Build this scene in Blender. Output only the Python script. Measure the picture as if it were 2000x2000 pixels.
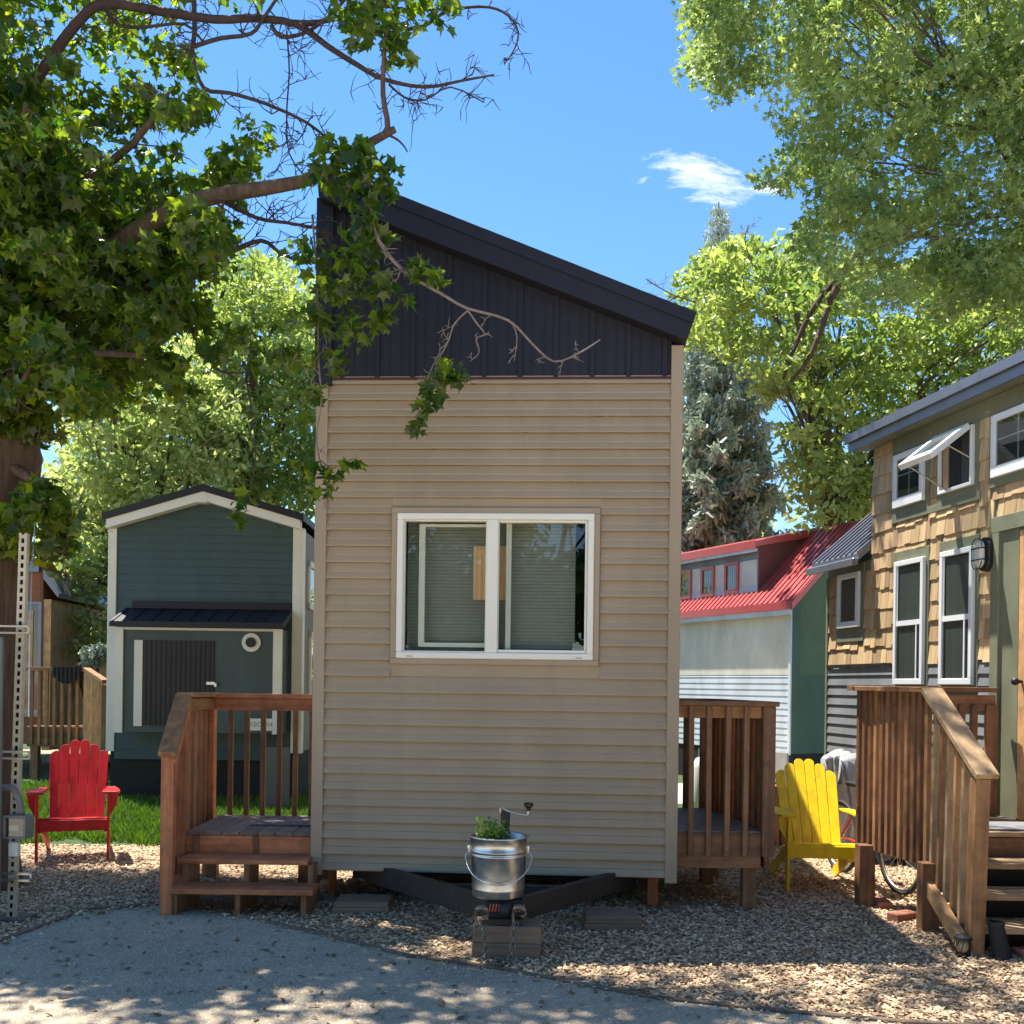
import bpy, bmesh, math, random
import numpy as np
from mathutils import Vector, Matrix
R = math.radians
scene = bpy.context.scene
for o in list(bpy.data.objects): bpy.data.objects.remove(o)
COL = scene.collection

# ------------------------------------------------------------------ camera
ROLL = R(0.75); EYE = 1.6; FPX = 2005.0
cam_d = bpy.data.cameras.new('camera'); cam = bpy.data.objects.new('camera', cam_d); COL.objects.link(cam)
cam_d.sensor_width = 36; cam_d.lens = 36*FPX/2000; cam_d.shift_y = 0.169
cam_d.clip_start = 0.05; cam_d.clip_end = 2000
cr, sr = math.cos(ROLL), math.sin(ROLL)
cam.matrix_world = Matrix(((cr, -sr, 0, 0), (0, 0, -1, 0), (sr, cr, 0, EYE), (0, 0, 0, 1)))
scene.camera = cam

# ------------------------------------------------------------------ light
SUN_DIR = Vector((-0.31, 0.27, 1.0)).normalized()          # towards the sun
elev = math.asin(SUN_DIR.z); az = math.atan2(SUN_DIR.x, SUN_DIR.y)
world = bpy.data.worlds.new('World'); scene.world = world; world.use_nodes = True
nt = world.node_tree; N = nt.nodes; L = nt.links
for n in list(N): N.remove(n)
def nd(tree, typ, **kw):
    n = tree.nodes.new(typ)
    for k, v in kw.items():
        if k.startswith('in_'): n.inputs[k[3:]].default_value = v
        else: setattr(n, k, v)
    return n
sky = nd(nt, 'ShaderNodeTexSky', sky_type='NISHITA', sun_disc=False, sun_elevation=elev, sun_rotation=az % (2*math.pi),
         altitude=600, air_density=1.0, dust_density=0.0, ozone_density=2.5)
SKY_STRENGTH = 0.105
# thin white clouds painted on the sky dome by direction
tc = nd(nt, 'ShaderNodeTexCoord')
sep = nd(nt, 'ShaderNodeSeparateXYZ'); L.new(tc.outputs['Generated'], sep.inputs[0])
def M(tree, op, a, b=None, c=None, clamp=False):
    n = tree.nodes.new('ShaderNodeMath'); n.operation = op; n.use_clamp = clamp
    for i, v in enumerate((a, b, c)):
        if v is None: continue
        if isinstance(v, (int, float)): n.inputs[i].default_value = v
        else: tree.links.new(v, n.inputs[i])
    return n.outputs[0]
ysafe = M(nt, 'MAXIMUM', sep.outputs[1], 0.05)
cu = M(nt, 'DIVIDE', sep.outputs[0], ysafe); cv = M(nt, 'DIVIDE', sep.outputs[2], ysafe)
noise = nd(nt, 'ShaderNodeTexNoise', in_Scale=9.0, in_Detail=10.0, in_Roughness=0.68, in_Distortion=0.6)
cmb = nd(nt, 'ShaderNodeCombineXYZ'); L.new(cu, cmb.inputs[0]); L.new(M(nt, 'MULTIPLY', cv, 2.2), cmb.inputs[1]); L.new(cmb.outputs[0], noise.inputs['Vector'])
total = None
for (u0, v0, ru, rv, tilt, amp) in ((0.186, 0.497, 0.095, 0.038, 0.20, 1.1), (0.245, 0.486, 0.08, 0.018, 0.10, 0.9), (0.122, 0.494, 0.022, 0.011, -0.5, 0.75), (0.455, 0.415, 0.055, 0.035, 0.0, 1.0), (-0.41, 0.33, 0.05, 0.04, 0, .6)):
    du = M(nt, 'SUBTRACT', cu, u0); dv = M(nt, 'ADD', M(nt, 'SUBTRACT', cv, v0), M(nt, 'MULTIPLY', du, tilt))
    q = M(nt, 'SQRT', M(nt, 'ADD', M(nt, 'POWER', M(nt, 'DIVIDE', M(nt, 'ABSOLUTE', du), ru), 2.0), M(nt, 'POWER', M(nt, 'DIVIDE', M(nt, 'ABSOLUTE', dv), rv), 2.0)))
    m = M(nt, 'MULTIPLY', M(nt, 'SUBTRACT', 1.0, q, clamp=True), amp)
    total = m if total is None else M(nt, 'MAXIMUM', total, m)
cl = M(nt, 'MULTIPLY', M(nt, 'SUBTRACT', M(nt, 'ADD', M(nt, 'MULTIPLY', total, 0.95), M(nt, 'MULTIPLY', noise.outputs['Fac'], 2.6)), 1.72), 1.9, clamp=True)
cl = M(nt, 'MULTIPLY', cl, M(nt, 'MULTIPLY', total, 6.0, clamp=True))
hs = nd(nt, 'ShaderNodeHueSaturation', in_Saturation=1.2, in_Value=1.0)
L.new(sky.outputs[0], hs.inputs['Color'])
mix = nd(nt, 'ShaderNodeMix', data_type='RGBA'); L.new(cl, mix.inputs[0]); L.new(hs.outputs[0], mix.inputs[6]); mix.inputs[7].default_value = (5.2, 5.4, 5.7, 1)
bg = nd(nt, 'ShaderNodeBackground', in_Strength=SKY_STRENGTH); L.new(mix.outputs[2], bg.inputs[0])
out = nd(nt, 'ShaderNodeOutputWorld'); L.new(bg.outputs[0], out.inputs[0])
sun_d = bpy.data.lights.new('sun', 'SUN'); sun = bpy.data.objects.new('sun', sun_d); COL.objects.link(sun)
sun_d.energy = 5.0; sun_d.angle = R(0.55); sun_d.color = (1.0, 0.95, 0.86)
sun.rotation_euler = SUN_DIR.to_track_quat('Z', 'Y').to_euler(); sun.location = (0, 0, 30)
scene.view_settings.view_transform = 'Standard'; scene.view_settings.look = 'None'
scene.view_settings.gamma = 1; scene.view_settings.exposure = 1.35
scene.render.engine = 'CYCLES'
scene.cycles.max_bounces = 8; scene.cycles.transparent_max_bounces = 12

# ------------------------------------------------------------------ picture <-> place
def ray(px, py):
    u = (px-1000)/FPX; v = -(py-1338)/FPX
    return Vector((u*cr - v*sr, 1.0, u*sr + v*cr))
def P(px, py, y):
    d = ray(px, py); return Vector((d.x*y, y, EYE + d.z*y))
def G(px, py, z=0.0):
    d = ray(px, py); t = (z-EYE)/d.z; return Vector((d.x*t, t, z))

# ------------------------------------------------------------------ materials
def mat(name, color, rough=0.6, metal=0.0, var=0.0, bump=0.0, bscale=60.0, vscale=3.0, color2=None, spec=0.4, rnd=0.0, coord='Object', dirt=0.0, obj_rnd=0.0, stretch=None):
    m = bpy.data.materials.new(name); m.use_nodes = True; t = m.node_tree; b = t.nodes['Principled BSDF']
    b.inputs['Roughness'].default_value = rough; b.inputs['Metallic'].default_value = metal; b.inputs['Specular IOR Level'].default_value = spec
    c = nd(t, 'ShaderNodeRGB'); c.outputs[0].default_value = (*color, 1); cur = c.outputs[0]
    tcn = nd(t, 'ShaderNodeTexCoord'); vec = tcn.outputs[coord]
    if stretch:
        mp = nd(t, 'ShaderNodeMapping'); mp.inputs['Scale'].default_value = stretch; t.links.new(vec, mp.inputs[0]); vec = mp.outputs[0]
    if obj_rnd or stretch:
        oi = nd(t, 'ShaderNodeObjectInfo')
        off = nd(t, 'ShaderNodeVectorMath', operation='SCALE'); off.inputs[0].default_value = (17.3, 31.1, 23.7); t.links.new(oi.outputs['Random'], off.inputs['Scale'])
        ad = nd(t, 'ShaderNodeVectorMath', operation='ADD'); t.links.new(vec, ad.inputs[0]); t.links.new(off.outputs[0], ad.inputs[1]); vec = ad.outputs[0]
    def mixc(fac, a, bcol):
        x = nd(t, 'ShaderNodeMix', data_type='RGBA')
        if isinstance(fac, (int, float)): x.inputs[0].default_value = fac
        else: t.links.new(fac, x.inputs[0])
        t.links.new(a, x.inputs[6])
        if isinstance(bcol, tuple): x.inputs[7].default_value = (*bcol, 1)
        else: t.links.new(bcol, x.inputs[7])
        return x.outputs[2]
    if color2 is None: color2 = tuple(max(0, v*(1-1.6*var)) for v in color)
    if var or color2:
        ns = nd(t, 'ShaderNodeTexNoise', in_Scale=vscale, in_Detail=6.0, in_Roughness=0.6); t.links.new(vec, ns.inputs['Vector'])
        mr = nd(t, 'ShaderNodeMapRange'); mr.inputs[1].default_value = 0.3; mr.inputs[2].default_value = 0.7; t.links.new(ns.outputs['Fac'], mr.inputs[0])
        cur = mixc(mr.outputs[0], cur, color2)
    if rnd:
        at = nd(t, 'ShaderNodeAttribute', attribute_name='rnd')
        v = M(t, 'ADD', 1-rnd, M(t, 'MULTIPLY', at.outputs['Fac'], 2*rnd))
        h = nd(t, 'ShaderNodeHueSaturation'); t.links.new(cur, h.inputs['Color']); t.links.new(v, h.inputs['Value']); cur = h.outputs[0]
        t.links.new(M(t, 'ADD', 0.49, M(t, 'MULTIPLY', M(t, 'FRACT', M(t, 'MULTIPLY', at.outputs['Fac'], 7.7)), 0.02)), h.inputs['Hue'])
    if obj_rnd:
        v = M(t, 'ADD', 1-obj_rnd, M(t, 'MULTIPLY', oi.outputs['Random'], 2*obj_rnd))
        h = nd(t, 'ShaderNodeHueSaturation'); t.links.new(cur, h.inputs['Color']); t.links.new(v, h.inputs['Value']); cur = h.outputs[0]
    if dirt:
        n2 = nd(t, 'ShaderNodeTexNoise', in_Scale=vscale*4.3, in_Detail=8.0, in_Roughness=0.75); t.links.new(tcn.outputs[coord], n2.inputs['Vector'])
        mr = nd(t, 'ShaderNodeMapRange'); mr.inputs[1].default_value = 0.52; mr.inputs[2].default_value = 0.75; mr.inputs[4].default_value = dirt; t.links.new(n2.outputs['Fac'], mr.inputs[0])
        cur = mixc(mr.outputs[0], cur, (0.16, 0.13, 0.09))
    t.links.new(cur, b.inputs['Base Color'])
    if bump:
        n3 = nd(t, 'ShaderNodeTexNoise', in_Scale=bscale, in_Detail=5.0, in_Roughness=0.6); t.links.new(vec, n3.inputs['Vector'])
        bp = nd(t, 'ShaderNodeBump', in_Strength=bump, in_Distance=0.01); t.links.new(n3.outputs['Fac'], bp.inputs['Height']); t.links.new(bp.outputs[0], b.inputs['Normal'])
    return m
def addvar(m, scale, lo, hi=1.0, stretch=(1, 1, 1), coord='Object', t0=0.35, t1=0.7):
    t = m.node_tree; b = t.nodes['Principled BSDF']; src = b.inputs['Base Color'].links[0].from_socket
    tcn = nd(t, 'ShaderNodeTexCoord'); mp = nd(t, 'ShaderNodeMapping'); mp.inputs['Scale'].default_value = stretch; t.links.new(tcn.outputs[coord], mp.inputs[0])
    ns = nd(t, 'ShaderNodeTexNoise', in_Scale=scale, in_Detail=7.0, in_Roughness=0.65, in_Distortion=0.4); t.links.new(mp.outputs[0], ns.inputs['Vector'])
    mr = nd(t, 'ShaderNodeMapRange'); mr.inputs[1].default_value = t0; mr.inputs[2].default_value = t1; mr.inputs[3].default_value = lo; mr.inputs[4].default_value = hi; t.links.new(ns.outputs['Fac'], mr.inputs[0])
    x = nd(t, 'ShaderNodeVectorMath', operation='SCALE'); t.links.new(src, x.inputs[0]); t.links.new(mr.outputs[0], x.inputs['Scale']); t.links.new(x.outputs[0], b.inputs['Base Color']); return m
def wood(name, c1, c2, axis, rough=0.6, grain=26.0, obj_rnd=0.18, rnd=0.0, bump=0.25):
    s = [grain, grain, grain]; s[axis] = grain*0.045
    return mat(name, c1, rough, var=0.0, color2=c2, vscale=1.0, bump=bump, bscale=2.5, stretch=tuple(s), obj_rnd=obj_rnd, rnd=rnd, spec=0.3)
def leafmat(name, ca, cb, trans, rough=0.45, spec=0.35, tmix=0.42):
    m = bpy.data.materials.new(name); m.use_nodes = True; t = m.node_tree; b = t.nodes['Principled BSDF']; o = t.nodes['Material Output']
    at = nd(t, 'ShaderNodeAttribute', attribute_name='rnd')
    x = nd(t, 'ShaderNodeMix', data_type='RGBA'); t.links.new(at.outputs['Fac'], x.inputs[0]); x.inputs[6].default_value = (*ca, 1); x.inputs[7].default_value = (*cb, 1)
    t.links.new(x.outputs[2], b.inputs['Base Color']); b.inputs['Roughness'].default_value = rough; b.inputs['Specular IOR Level'].default_value = spec
    tr = nd(t, 'ShaderNodeBsdfTranslucent'); y = nd(t, 'ShaderNodeMix', data_type='RGBA', blend_type='MULTIPLY'); y.inputs[0].default_value = 1.0
    y.inputs[7].default_value = (*trans, 1); t.links.new(x.outputs[2], y.inputs[6]); t.links.new(y.outputs[2], tr.inputs[0])
    ms = nd(t, 'ShaderNodeMixShader'); ms.inputs[0].default_value = tmix; t.links.new(b.outputs[0], ms.inputs[1]); t.links.new(tr.outputs[0], ms.inputs[2]); t.links.new(ms.outputs[0], o.inputs[0])
    return m
def glassmat(name, tint=(0.75, 0.8, 0.78), refl=0.16):
    m = bpy.data.materials.new(name); m.use_nodes = True; t = m.node_tree; o = t.nodes['Material Output']; t.nodes.remove(t.nodes['Principled BSDF'])
    g = nd(t, 'ShaderNodeBsdfGlossy', in_Roughness=0.01); tr = nd(t, 'ShaderNodeBsdfTransparent'); tr.inputs[0].default_value = (*tint, 1)
    f = nd(t, 'ShaderNodeFresnel', in_IOR=1.45); fm = M(t, 'ADD', M(t, 'MULTIPLY', f.outputs[0], 1.0), refl, clamp=True); gb = nd(t, 'ShaderNodeNewGeometry'); fm = M(t, 'MULTIPLY', fm, M(t, 'SUBTRACT', 1.0, gb.outputs['Backfacing']))
    ms = nd(t, 'ShaderNodeMixShader'); t.links.new(fm, ms.inputs[0]); t.links.new(tr.outputs[0], ms.inputs[1]); t.links.new(g.outputs[0], ms.inputs[2]); t.links.new(ms.outputs[0], o.inputs[0])
    return m
W = {}
ced1, ced2 = (0.54, 0.205, 0.09), (0.29, 0.10, 0.043)
for i, ax in enumerate('xyz'):
    W['cedar_'+ax] = wood('cedar_stain_'+ax, ced1, ced2, i)
    W['brown_'+ax] = wood('brown_stain_'+ax, (0.30, 0.148, 0.072), (0.145, 0.068, 0.034), i)
    W['pale_'+ax] = wood('weathered_pine_'+ax, (0.44, 0.30, 0.17), (0.32, 0.20, 0.105), i)
    W['grey_'+ax] = wood('weathered_deck_'+ax, (0.25, 0.17, 0.13), (0.17, 0.12, 0.10), i)
    W['honey_'+ax] = wood('honey_stain_'+ax, (0.42, 0.225, 0.10), (0.24, 0.115, 0.05), i)
    W['gold_'+ax] = wood('golden_cedar_'+ax, (0.62, 0.36, 0.16), (0.50, 0.26, 0.11), i)
MT = dict(
 beige=mat('beige_vinyl', (0.37, 0.286, 0.187), 0.5, var=0.07, vscale=0.9, bump=0.05, bscale=90, stretch=(1, 1, 3), dirt=0.10),
 beige_trim=mat('beige_trim', (0.365, 0.28, 0.192), 0.5, var=0.04, vscale=1.2),
 navy=mat('black_metal_siding', (0.011, 0.010, 0.019), 0.6, var=0.10, vscale=2.0, spec=0.45),
 black=mat('black_paint', (0.015, 0.015, 0.018), 0.5, var=0.1, spec=0.4),
 brownred=mat('brown_flashing', (0.075, 0.022, 0.018), 0.5),
 white=mat('white_vinyl', (0.78, 0.75, 0.66), 0.4, var=0.03, vscale=4, dirt=0.05),
 whitetrim=mat('white_trim_paint', (0.72, 0.72, 0.66), 0.5, var=0.05, vscale=4, dirt=0.06),
 dark=mat('dark_underside', (0.012, 0.011, 0.010), 0.9),
 room=mat('dark_room', (0.06, 0.06, 0.06), 0.9),
 blind=mat('grey_blind', (0.29, 0.29, 0.24), 0.6, var=0.05),
 screen=mat('insect_screen', (0.05, 0.055, 0.05), 0.7, var=0.1),
 peach=mat('peach_curtain', (0.80, 0.48, 0.26), 0.8, var=0.05, vscale=9, stretch=(12, 12, 1)),
 steel=mat('galvanised_steel', (0.62, 0.62, 0.60), 0.30, metal=1.0, var=0.12, vscale=7, bump=0.04, bscale=30, color2=(0.42, 0.43, 0.44)),
 bright=mat('zinc_wire', (0.66, 0.65, 0.6), 0.35, metal=0.9, var=0.1, vscale=40),
 chain=mat('worn_chain', (0.27, 0.24, 0.19), 0.45, metal=0.8, var=0.3, vscale=60),
 frame=mat('trailer_frame_steel', (0.045, 0.038, 0.034), 0.55, metal=0.2, var=0.25, vscale=6, dirt=0.25),
 teal=mat('teal_siding', (0.052, 0.090, 0.100), 0.55, var=0.12, vscale=1.5, color2=(0.045, 0.080, 0.082)),
 teal2=mat('teal_panel', (0.062, 0.096, 0.098), 0.55, var=0.1, vscale=2),
 greyside=mat('grey_lap_siding', (0.20, 0.18, 0.165), 0.6, var=0.1),
 rubber=mat('black_rubber', (0.018, 0.018, 0.018), 0.7, var=0.2),
 skirt=mat('dark_skirting', (0.022, 0.021, 0.020), 0.75, var=0.25, vscale=3, bump=0.3, bscale=5),
 red=mat('red_chair_paint', (0.56, 0.012, 0.018), 0.38, var=0.16, vscale=5, dirt=0.22),
 yellow=mat('yellow_chair_paint', (0.90, 0.62, 0.005), 0.42, var=0.08, vscale=5, dirt=0.15),
 redmetal=mat('red_metal_roof', (0.50, 0.085, 0.08), 0.3, var=0.08, vscale=3, spec=0.6),
 maroon=mat('maroon_panel', (0.17, 0.065, 0.05), 0.6, var=0.08),
 cream=mat('cream_panel', (0.74, 0.71, 0.62), 0.6, var=0.04, vscale=2, dirt=0.05),
 paleblue=mat('pale_blue_siding', (0.60, 0.66, 0.72), 0.55, var=0.05, vscale=2),
 slate=mat('slate_blue_siding', (0.27, 0.31, 0.37), 0.6, var=0.06, vscale=2),
 green=mat('green_panel', (0.075, 0.135, 0.07), 0.6, var=0.06, vscale=2),
 green2=mat('green_siding', (0.045, 0.105, 0.07), 0.6, var=0.06, vscale=2),
 olive=mat('olive_trim', (0.20, 0.21, 0.135), 0.6, var=0.12, vscale=5, stretch=(1, 1, 1)),
 charcoal=mat('charcoal_siding', (0.24, 0.25, 0.265), 0.5, var=0.18, vscale=3),
 greymetal=mat('grey_metal_roof', (0.20, 0.21, 0.25), 0.35, metal=0.5, var=0.12, vscale=4),
 shingle=mat('cedar_shingle', (0.60, 0.42, 0.23), 0.65, color2=(0.40, 0.27, 0.15), vscale=1.0, stretch=(22, 22, 1.6), rnd=0.28, bump=0.35, bscale=2.5, spec=0.2),
 winwhite=mat('white_window_vinyl', (0.74, 0.76, 0.78), 0.35, var=0.03, vscale=5),
 curtaing=mat('grey_curtain', (0.20, 0.21, 0.215), 0.85, var=0.2, vscale=1.0, stretch=(20, 20, 1)),
 darkcurtain=mat('dark_curtain', (0.02, 0.024, 0.035), 0.8, var=0.3, vscale=1.0, stretch=(25, 25, 1)),
 grass=leafmat('grass_blade', (0.055, 0.13, 0.012), (0.14, 0.24, 0.03), (1.1, 1.2, 0.4), tmix=0.35),
 lawn=mat('lawn_soil', (0.045, 0.085, 0.016), 0.9, var=0.3, vscale=5, bump=0.6, bscale=80),
 strut=mat('cream_strut', (0.55, 0.49, 0.36), 0.5, metal=0.0, var=0.15, vscale=15, dirt=0.3),
 conduit=mat('grey_pvc', (0.20, 0.195, 0.175), 0.5, var=0.15, vscale=10, dirt=0.2),
 galv=mat('galvanised_post', (0.22, 0.235, 0.225), 0.5, metal=0.2, var=0.15, vscale=5, dirt=0.1),
 orange=mat('orange_stained_wall', (0.33, 0.105, 0.035), 0.6, var=0.15, vscale=2, stretch=(1, 1, 6)),
 block=wood('block_wood', (0.25, 0.17, 0.115), (0.15, 0.10, 0.07), 0, grain=30),
 tarp=mat('silver_tarp', (0.55, 0.56, 0.56), 0.4, metal=0.35, var=0.2, vscale=6, bump=1.0, bscale=14),
 brick=mat('red_brick', (0.32, 0.12, 0.075), 0.85, var=0.2, vscale=20, bump=0.4, bscale=80),
 paver=mat('pink_paver', (0.45, 0.28, 0.22), 0.85, var=0.15, vscale=12, bump=0.4, bscale=60),
 reflect=mat('red_reflector', (0.60, 0.10, 0.07), 0.3),
 clearglass=glassmat('clear_glass', tint=(0.92, 0.94, 0.92), refl=0.06), darkglass=glassmat('dark_glass', (0.74, 0.78, 0.76), 0.05),
 edging=wood('edging_timber', (0.17, 0.125, 0.09), (0.10, 0.075, 0.055), 1, grain=24),
 matt=mat('patterned_doormat', (0.05, 0.04, 0.045), 0.95, color2=(0.30, 0.24, 0.25), vscale=30, bump=0.4, bscale=120),
)
MT['bark'] = mat('maple_bark', (0.135, 0.085, 0.058), 0.9, color2=(0.05, 0.033, 0.024), vscale=1.0, stretch=(26, 26, 3.2), bump=1.0, bscale=1.6)
MT['twig'] = mat('dead_twig', (0.075, 0.045, 0.042), 0.85, var=0.3, vscale=30)
MT['greytwig'] = mat('bare_grey_twig', (0.26, 0.20, 0.165), 0.85, var=0.3, vscale=30)
MT['bark2'] = mat('grey_bark', (0.16, 0.125, 0.095), 0.9, color2=(0.07, 0.055, 0.045), vscale=1.0, stretch=(14, 14, 2.5), bump=0.8, bscale=1.6)

for k_ in ('beige', 'beige_trim'): addvar(MT[k_], 2.2, 0.88, 1.05, (1, 1, 0.25))
for k_ in ('teal', 'teal2', 'cream', 'paleblue', 'green', 'green2', 'olive', 'charcoal', 'navy'): addvar(MT[k_], 2.5, 0.80, 1.12, (1, 1, 0.4))
for k_ in ('red', 'yellow'): addvar(MT[k_], 14, 0.72, 1.05, (1, 1, 0.3), t0=0.25, t1=0.55)
for k_, m_ in W.items(): addvar(m_, 7, 0.62, 1.12, t0=0.28, t1=0.6)
# ------------------------------------------------------------------ building helpers
ROOTS = {}
def tag(o, label=None, cat=None, group=None, kind=None):
    if label: o['label'] = label
    if cat: o['category'] = cat
    if group: o['group'] = group
    if kind: o['kind'] = kind
    return o
def thing(name, label, cat, loc=(0, 0, 0), rz=0.0, group=None):
    e = bpy.data.objects.new(name, None); COL.objects.link(e); e.location = loc; e.rotation_euler = (0, 0, rz); e.empty_display_size = 0.2
    ROOTS[e.name] = Matrix.Translation(Vector(loc)) @ Matrix.Rotation(rz, 4, 'Z')
    return tag(e, label, cat, group)
def root_of(o):
    while o.parent: o = o.parent
    return o
def facade(root, px, py, yl=0.0):
    Mi = ROOTS[root.name].inverted(); o = Mi @ Vector((0, 0, EYE)); d = Mi.to_3x3() @ ray(px, py); t = (yl-o.y)/d.y
    p = o + d*t; return p.x, p.z
class MB:
    def __init__(s): s.v = []; s.f = []; s.r = []
    def add(s, vs, fs, rnd=0.5):
        b = len(s.v); s.v += [tuple(v) for v in vs]; s.f += [tuple(b+i for i in f) for f in fs]; s.r += [rnd]*len(fs); return s
    def box(s, x0, x1, y0, y1, z0, z1, rnd=0.5):
        return s.add([(x0,y0,z0),(x1,y0,z0),(x1,y1,z0),(x0,y1,z0),(x0,y0,z1),(x1,y0,z1),(x1,y1,z1),(x0,y1,z1)],
                     [(0,3,2,1),(4,5,6,7),(0,1,5,4),(1,2,6,5),(2,3,7,6),(3,0,4,7)], rnd)
    def prism(s, poly, axis, a, b, rnd=0.5):     # poly in the plane normal to axis
        def mk(p, h):
            return {'x': (h, p[0], p[1]), 'y': (p[0], h, p[1]), 'z': (p[0], p[1], h)}[axis]
        n = len(poly); vs = [mk(p, a) for p in poly] + [mk(p, b) for p in poly]
        fs = [tuple(range(n)), tuple(range(2*n-1, n-1, -1))] + [(i, i+n, (i+1) % n + n, (i+1) % n) for i in range(n)]
        return s.add(vs, fs, rnd)
    def beam(s, p0, p1, w, h, rnd=0.5, up=(0, 0, 1)):
        p0, p1 = Vector(p0), Vector(p1); d = (p1-p0).normalized(); up = Vector(up)
        if abs(d.dot(up)) > 0.98: up = Vector((0, 1, 0))
        sd = d.cross(up).normalized(); u = sd.cross(d).normalized(); vs = []
        for p in (p0, p1):
            for a, b in ((-1, -1), (1, -1), (1, 1), (-1, 1)): vs.append(p + sd*(a*w/2) + u*(b*h/2))
        return s.add(vs, [(0,1,2,3),(7,6,5,4),(0,4,5,1),(1,5,6,2),(2,6,7,3),(3,7,4,0)], rnd)
    def tube(s, pts, rad, n=8, cap=True, rnd=0.5):
        pts = [Vector(p) for p in pts]; m = len(pts); rad = [rad]*m if isinstance(rad, (int, float)) else rad; b = len(s.v)
        d0 = (pts[1]-pts[0]).normalized(); u = d0.orthogonal().normalized()
        for i, p in enumerate(pts):
            d = (pts[min(i+1, m-1)] - pts[max(i-1, 0)]).normalized()
            u = (u - d*u.dot(d)); u = u.normalized() if u.length > 1e-6 else d.orthogonal().normalized(); w = d.cross(u)
            for k in range(n):
                a = 2*math.pi*k/n; s.v.append(tuple(p + (u*math.cos(a) + w*math.sin(a))*rad[i]))
        c = 0
        for i in range(m-1):
            for k in range(n):
                s.f.append((b+i*n+k, b+i*n+(k+1) % n, b+(i+1)*n+(k+1) % n, b+(i+1)*n+k)); c += 1
        if cap: s.f.append(tuple(b+k for k in range(n-1, -1, -1))); s.f.append(tuple(b+(m-1)*n+k for k in range(n))); c += 2
        s.r += [rnd]*c; return s
    def lathe(s, prof, c=(0, 0, 0), n=32, rnd=0.5):   # prof (r, z)
        b = len(s.v); m = len(prof)
        for r, z in prof:
            for k in range(n):
                a = 2*math.pi*k/n; s.v.append((c[0]+r*math.cos(a), c[1]+r*math.sin(a), c[2]+z))
        for i in range(m-1):
            for k in range(n): s.f.append((b+i*n+k, b+i*n+(k+1) % n, b+(i+1)*n+(k+1) % n, b+(i+1)*n+k)); s.r.append(rnd)
        return s
    def disc(s, c, r, y0, y1, n=32, rin=0.0):     # ring whose axis is local y
        b = len(s.v); fs = 0
        for y in (y0, y1):
            for k in range(n):
                a = 2*math.pi*k/n; s.v.append((c[0]+r*math.cos(a), y, c[1]+r*math.sin(a)))
        if rin > 0:
            for y in (y0, y1):
                for k in range(n):
                    a = 2*math.pi*k/n; s.v.append((c[0]+rin*math.cos(a), y, c[1]+rin*math.sin(a)))
        for k in range(n):
            j = (k+1) % n
            s.f.append((b+k, b+j, b+n+j, b+n+k)); s.r.append(.5)
            if rin > 0:
                s.f.append((b+2*n+j, b+2*n+k, b+3*n+k, b+3*n+j)); s.r.append(.5)
                s.f.append((b+j, b+k, b+2*n+k, b+2*n+j)); s.f.append((b+n+k, b+n+j, b+3*n+j, b+3*n+k)); s.r += [.5]*2
        if rin == 0: s.f.append(tuple(b+k for k in range(n))); s.f.append(tuple(b+2*n-1-k for k in range(n))); s.r += [.5]*2
        return s
    def build(s, name, material, parent=None, world=False, bevel=0.0, smooth=False, label=None):
        me = bpy.data.meshes.new(name); vs = s.v
        if world and parent is not None:
            Mi = ROOTS[root_of(parent).name].inverted(); vs = [tuple(Mi @ Vector(v)) for v in vs]
        me.from_pydata(vs, [], s.f); me.materials.append(material)
        bm = bmesh.new(); bm.from_mesh(me); bmesh.ops.recalc_face_normals(bm, faces=bm.faces); bm.to_mesh(me); bm.free()
        a = me.attributes.new('rnd', 'FLOAT', 'FACE'); a.data.foreach_set('value', s.r)
        o = bpy.data.objects.new(name, me); COL.objects.link(o)
        if parent is not None: o.parent = parent
        if smooth: me.polygons.foreach_set('use_smooth', [True]*len(me.polygons)); 
        if smooth == 'auto':
            md = o.modifiers.new('edge_split', 'EDGE_SPLIT'); md.split_angle = R(40)
        if bevel:
            md = o.modifiers.new('bevel', 'BEVEL'); md.width = bevel; md.segments = 1; md.limit_method = 'ANGLE'; md.angle_limit = R(50)
        if label: o['label'] = label
        return o
def bx(name, m, parent, x0, x1, y0, y1, z0, z1, bevel=0.0, **k): return MB().box(x0, x1, y0, y1, z0, z1).build(name, m, parent, bevel=bevel, **k)
def bm_(name, m, parent, p0, p1, w, h, bevel=0.003, up=(0, 0, 1), **k): return MB().beam(p0, p1, w, h, up=up).build(name, m, parent, world=True, bevel=bevel, **k)
def sheet(name, poly, z, m, **t):
    me = bpy.data.meshes.new(name); me.from_pydata([(p[0], p[1], z) for p in poly], [], [tuple(range(len(poly)))]); me.materials.append(m)
    o = bpy.data.objects.new(name, me); COL.objects.link(o); tag(o, **t)
    bm = bmesh.new(); bm.from_mesh(me); bmesh.ops.recalc_face_normals(bm, faces=bm.faces)
    if bm.faces and list(bm.faces)[0].normal.z < 0: bmesh.ops.reverse_faces(bm, faces=bm.faces)
    bm.to_mesh(me); bm.free(); return o
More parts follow.
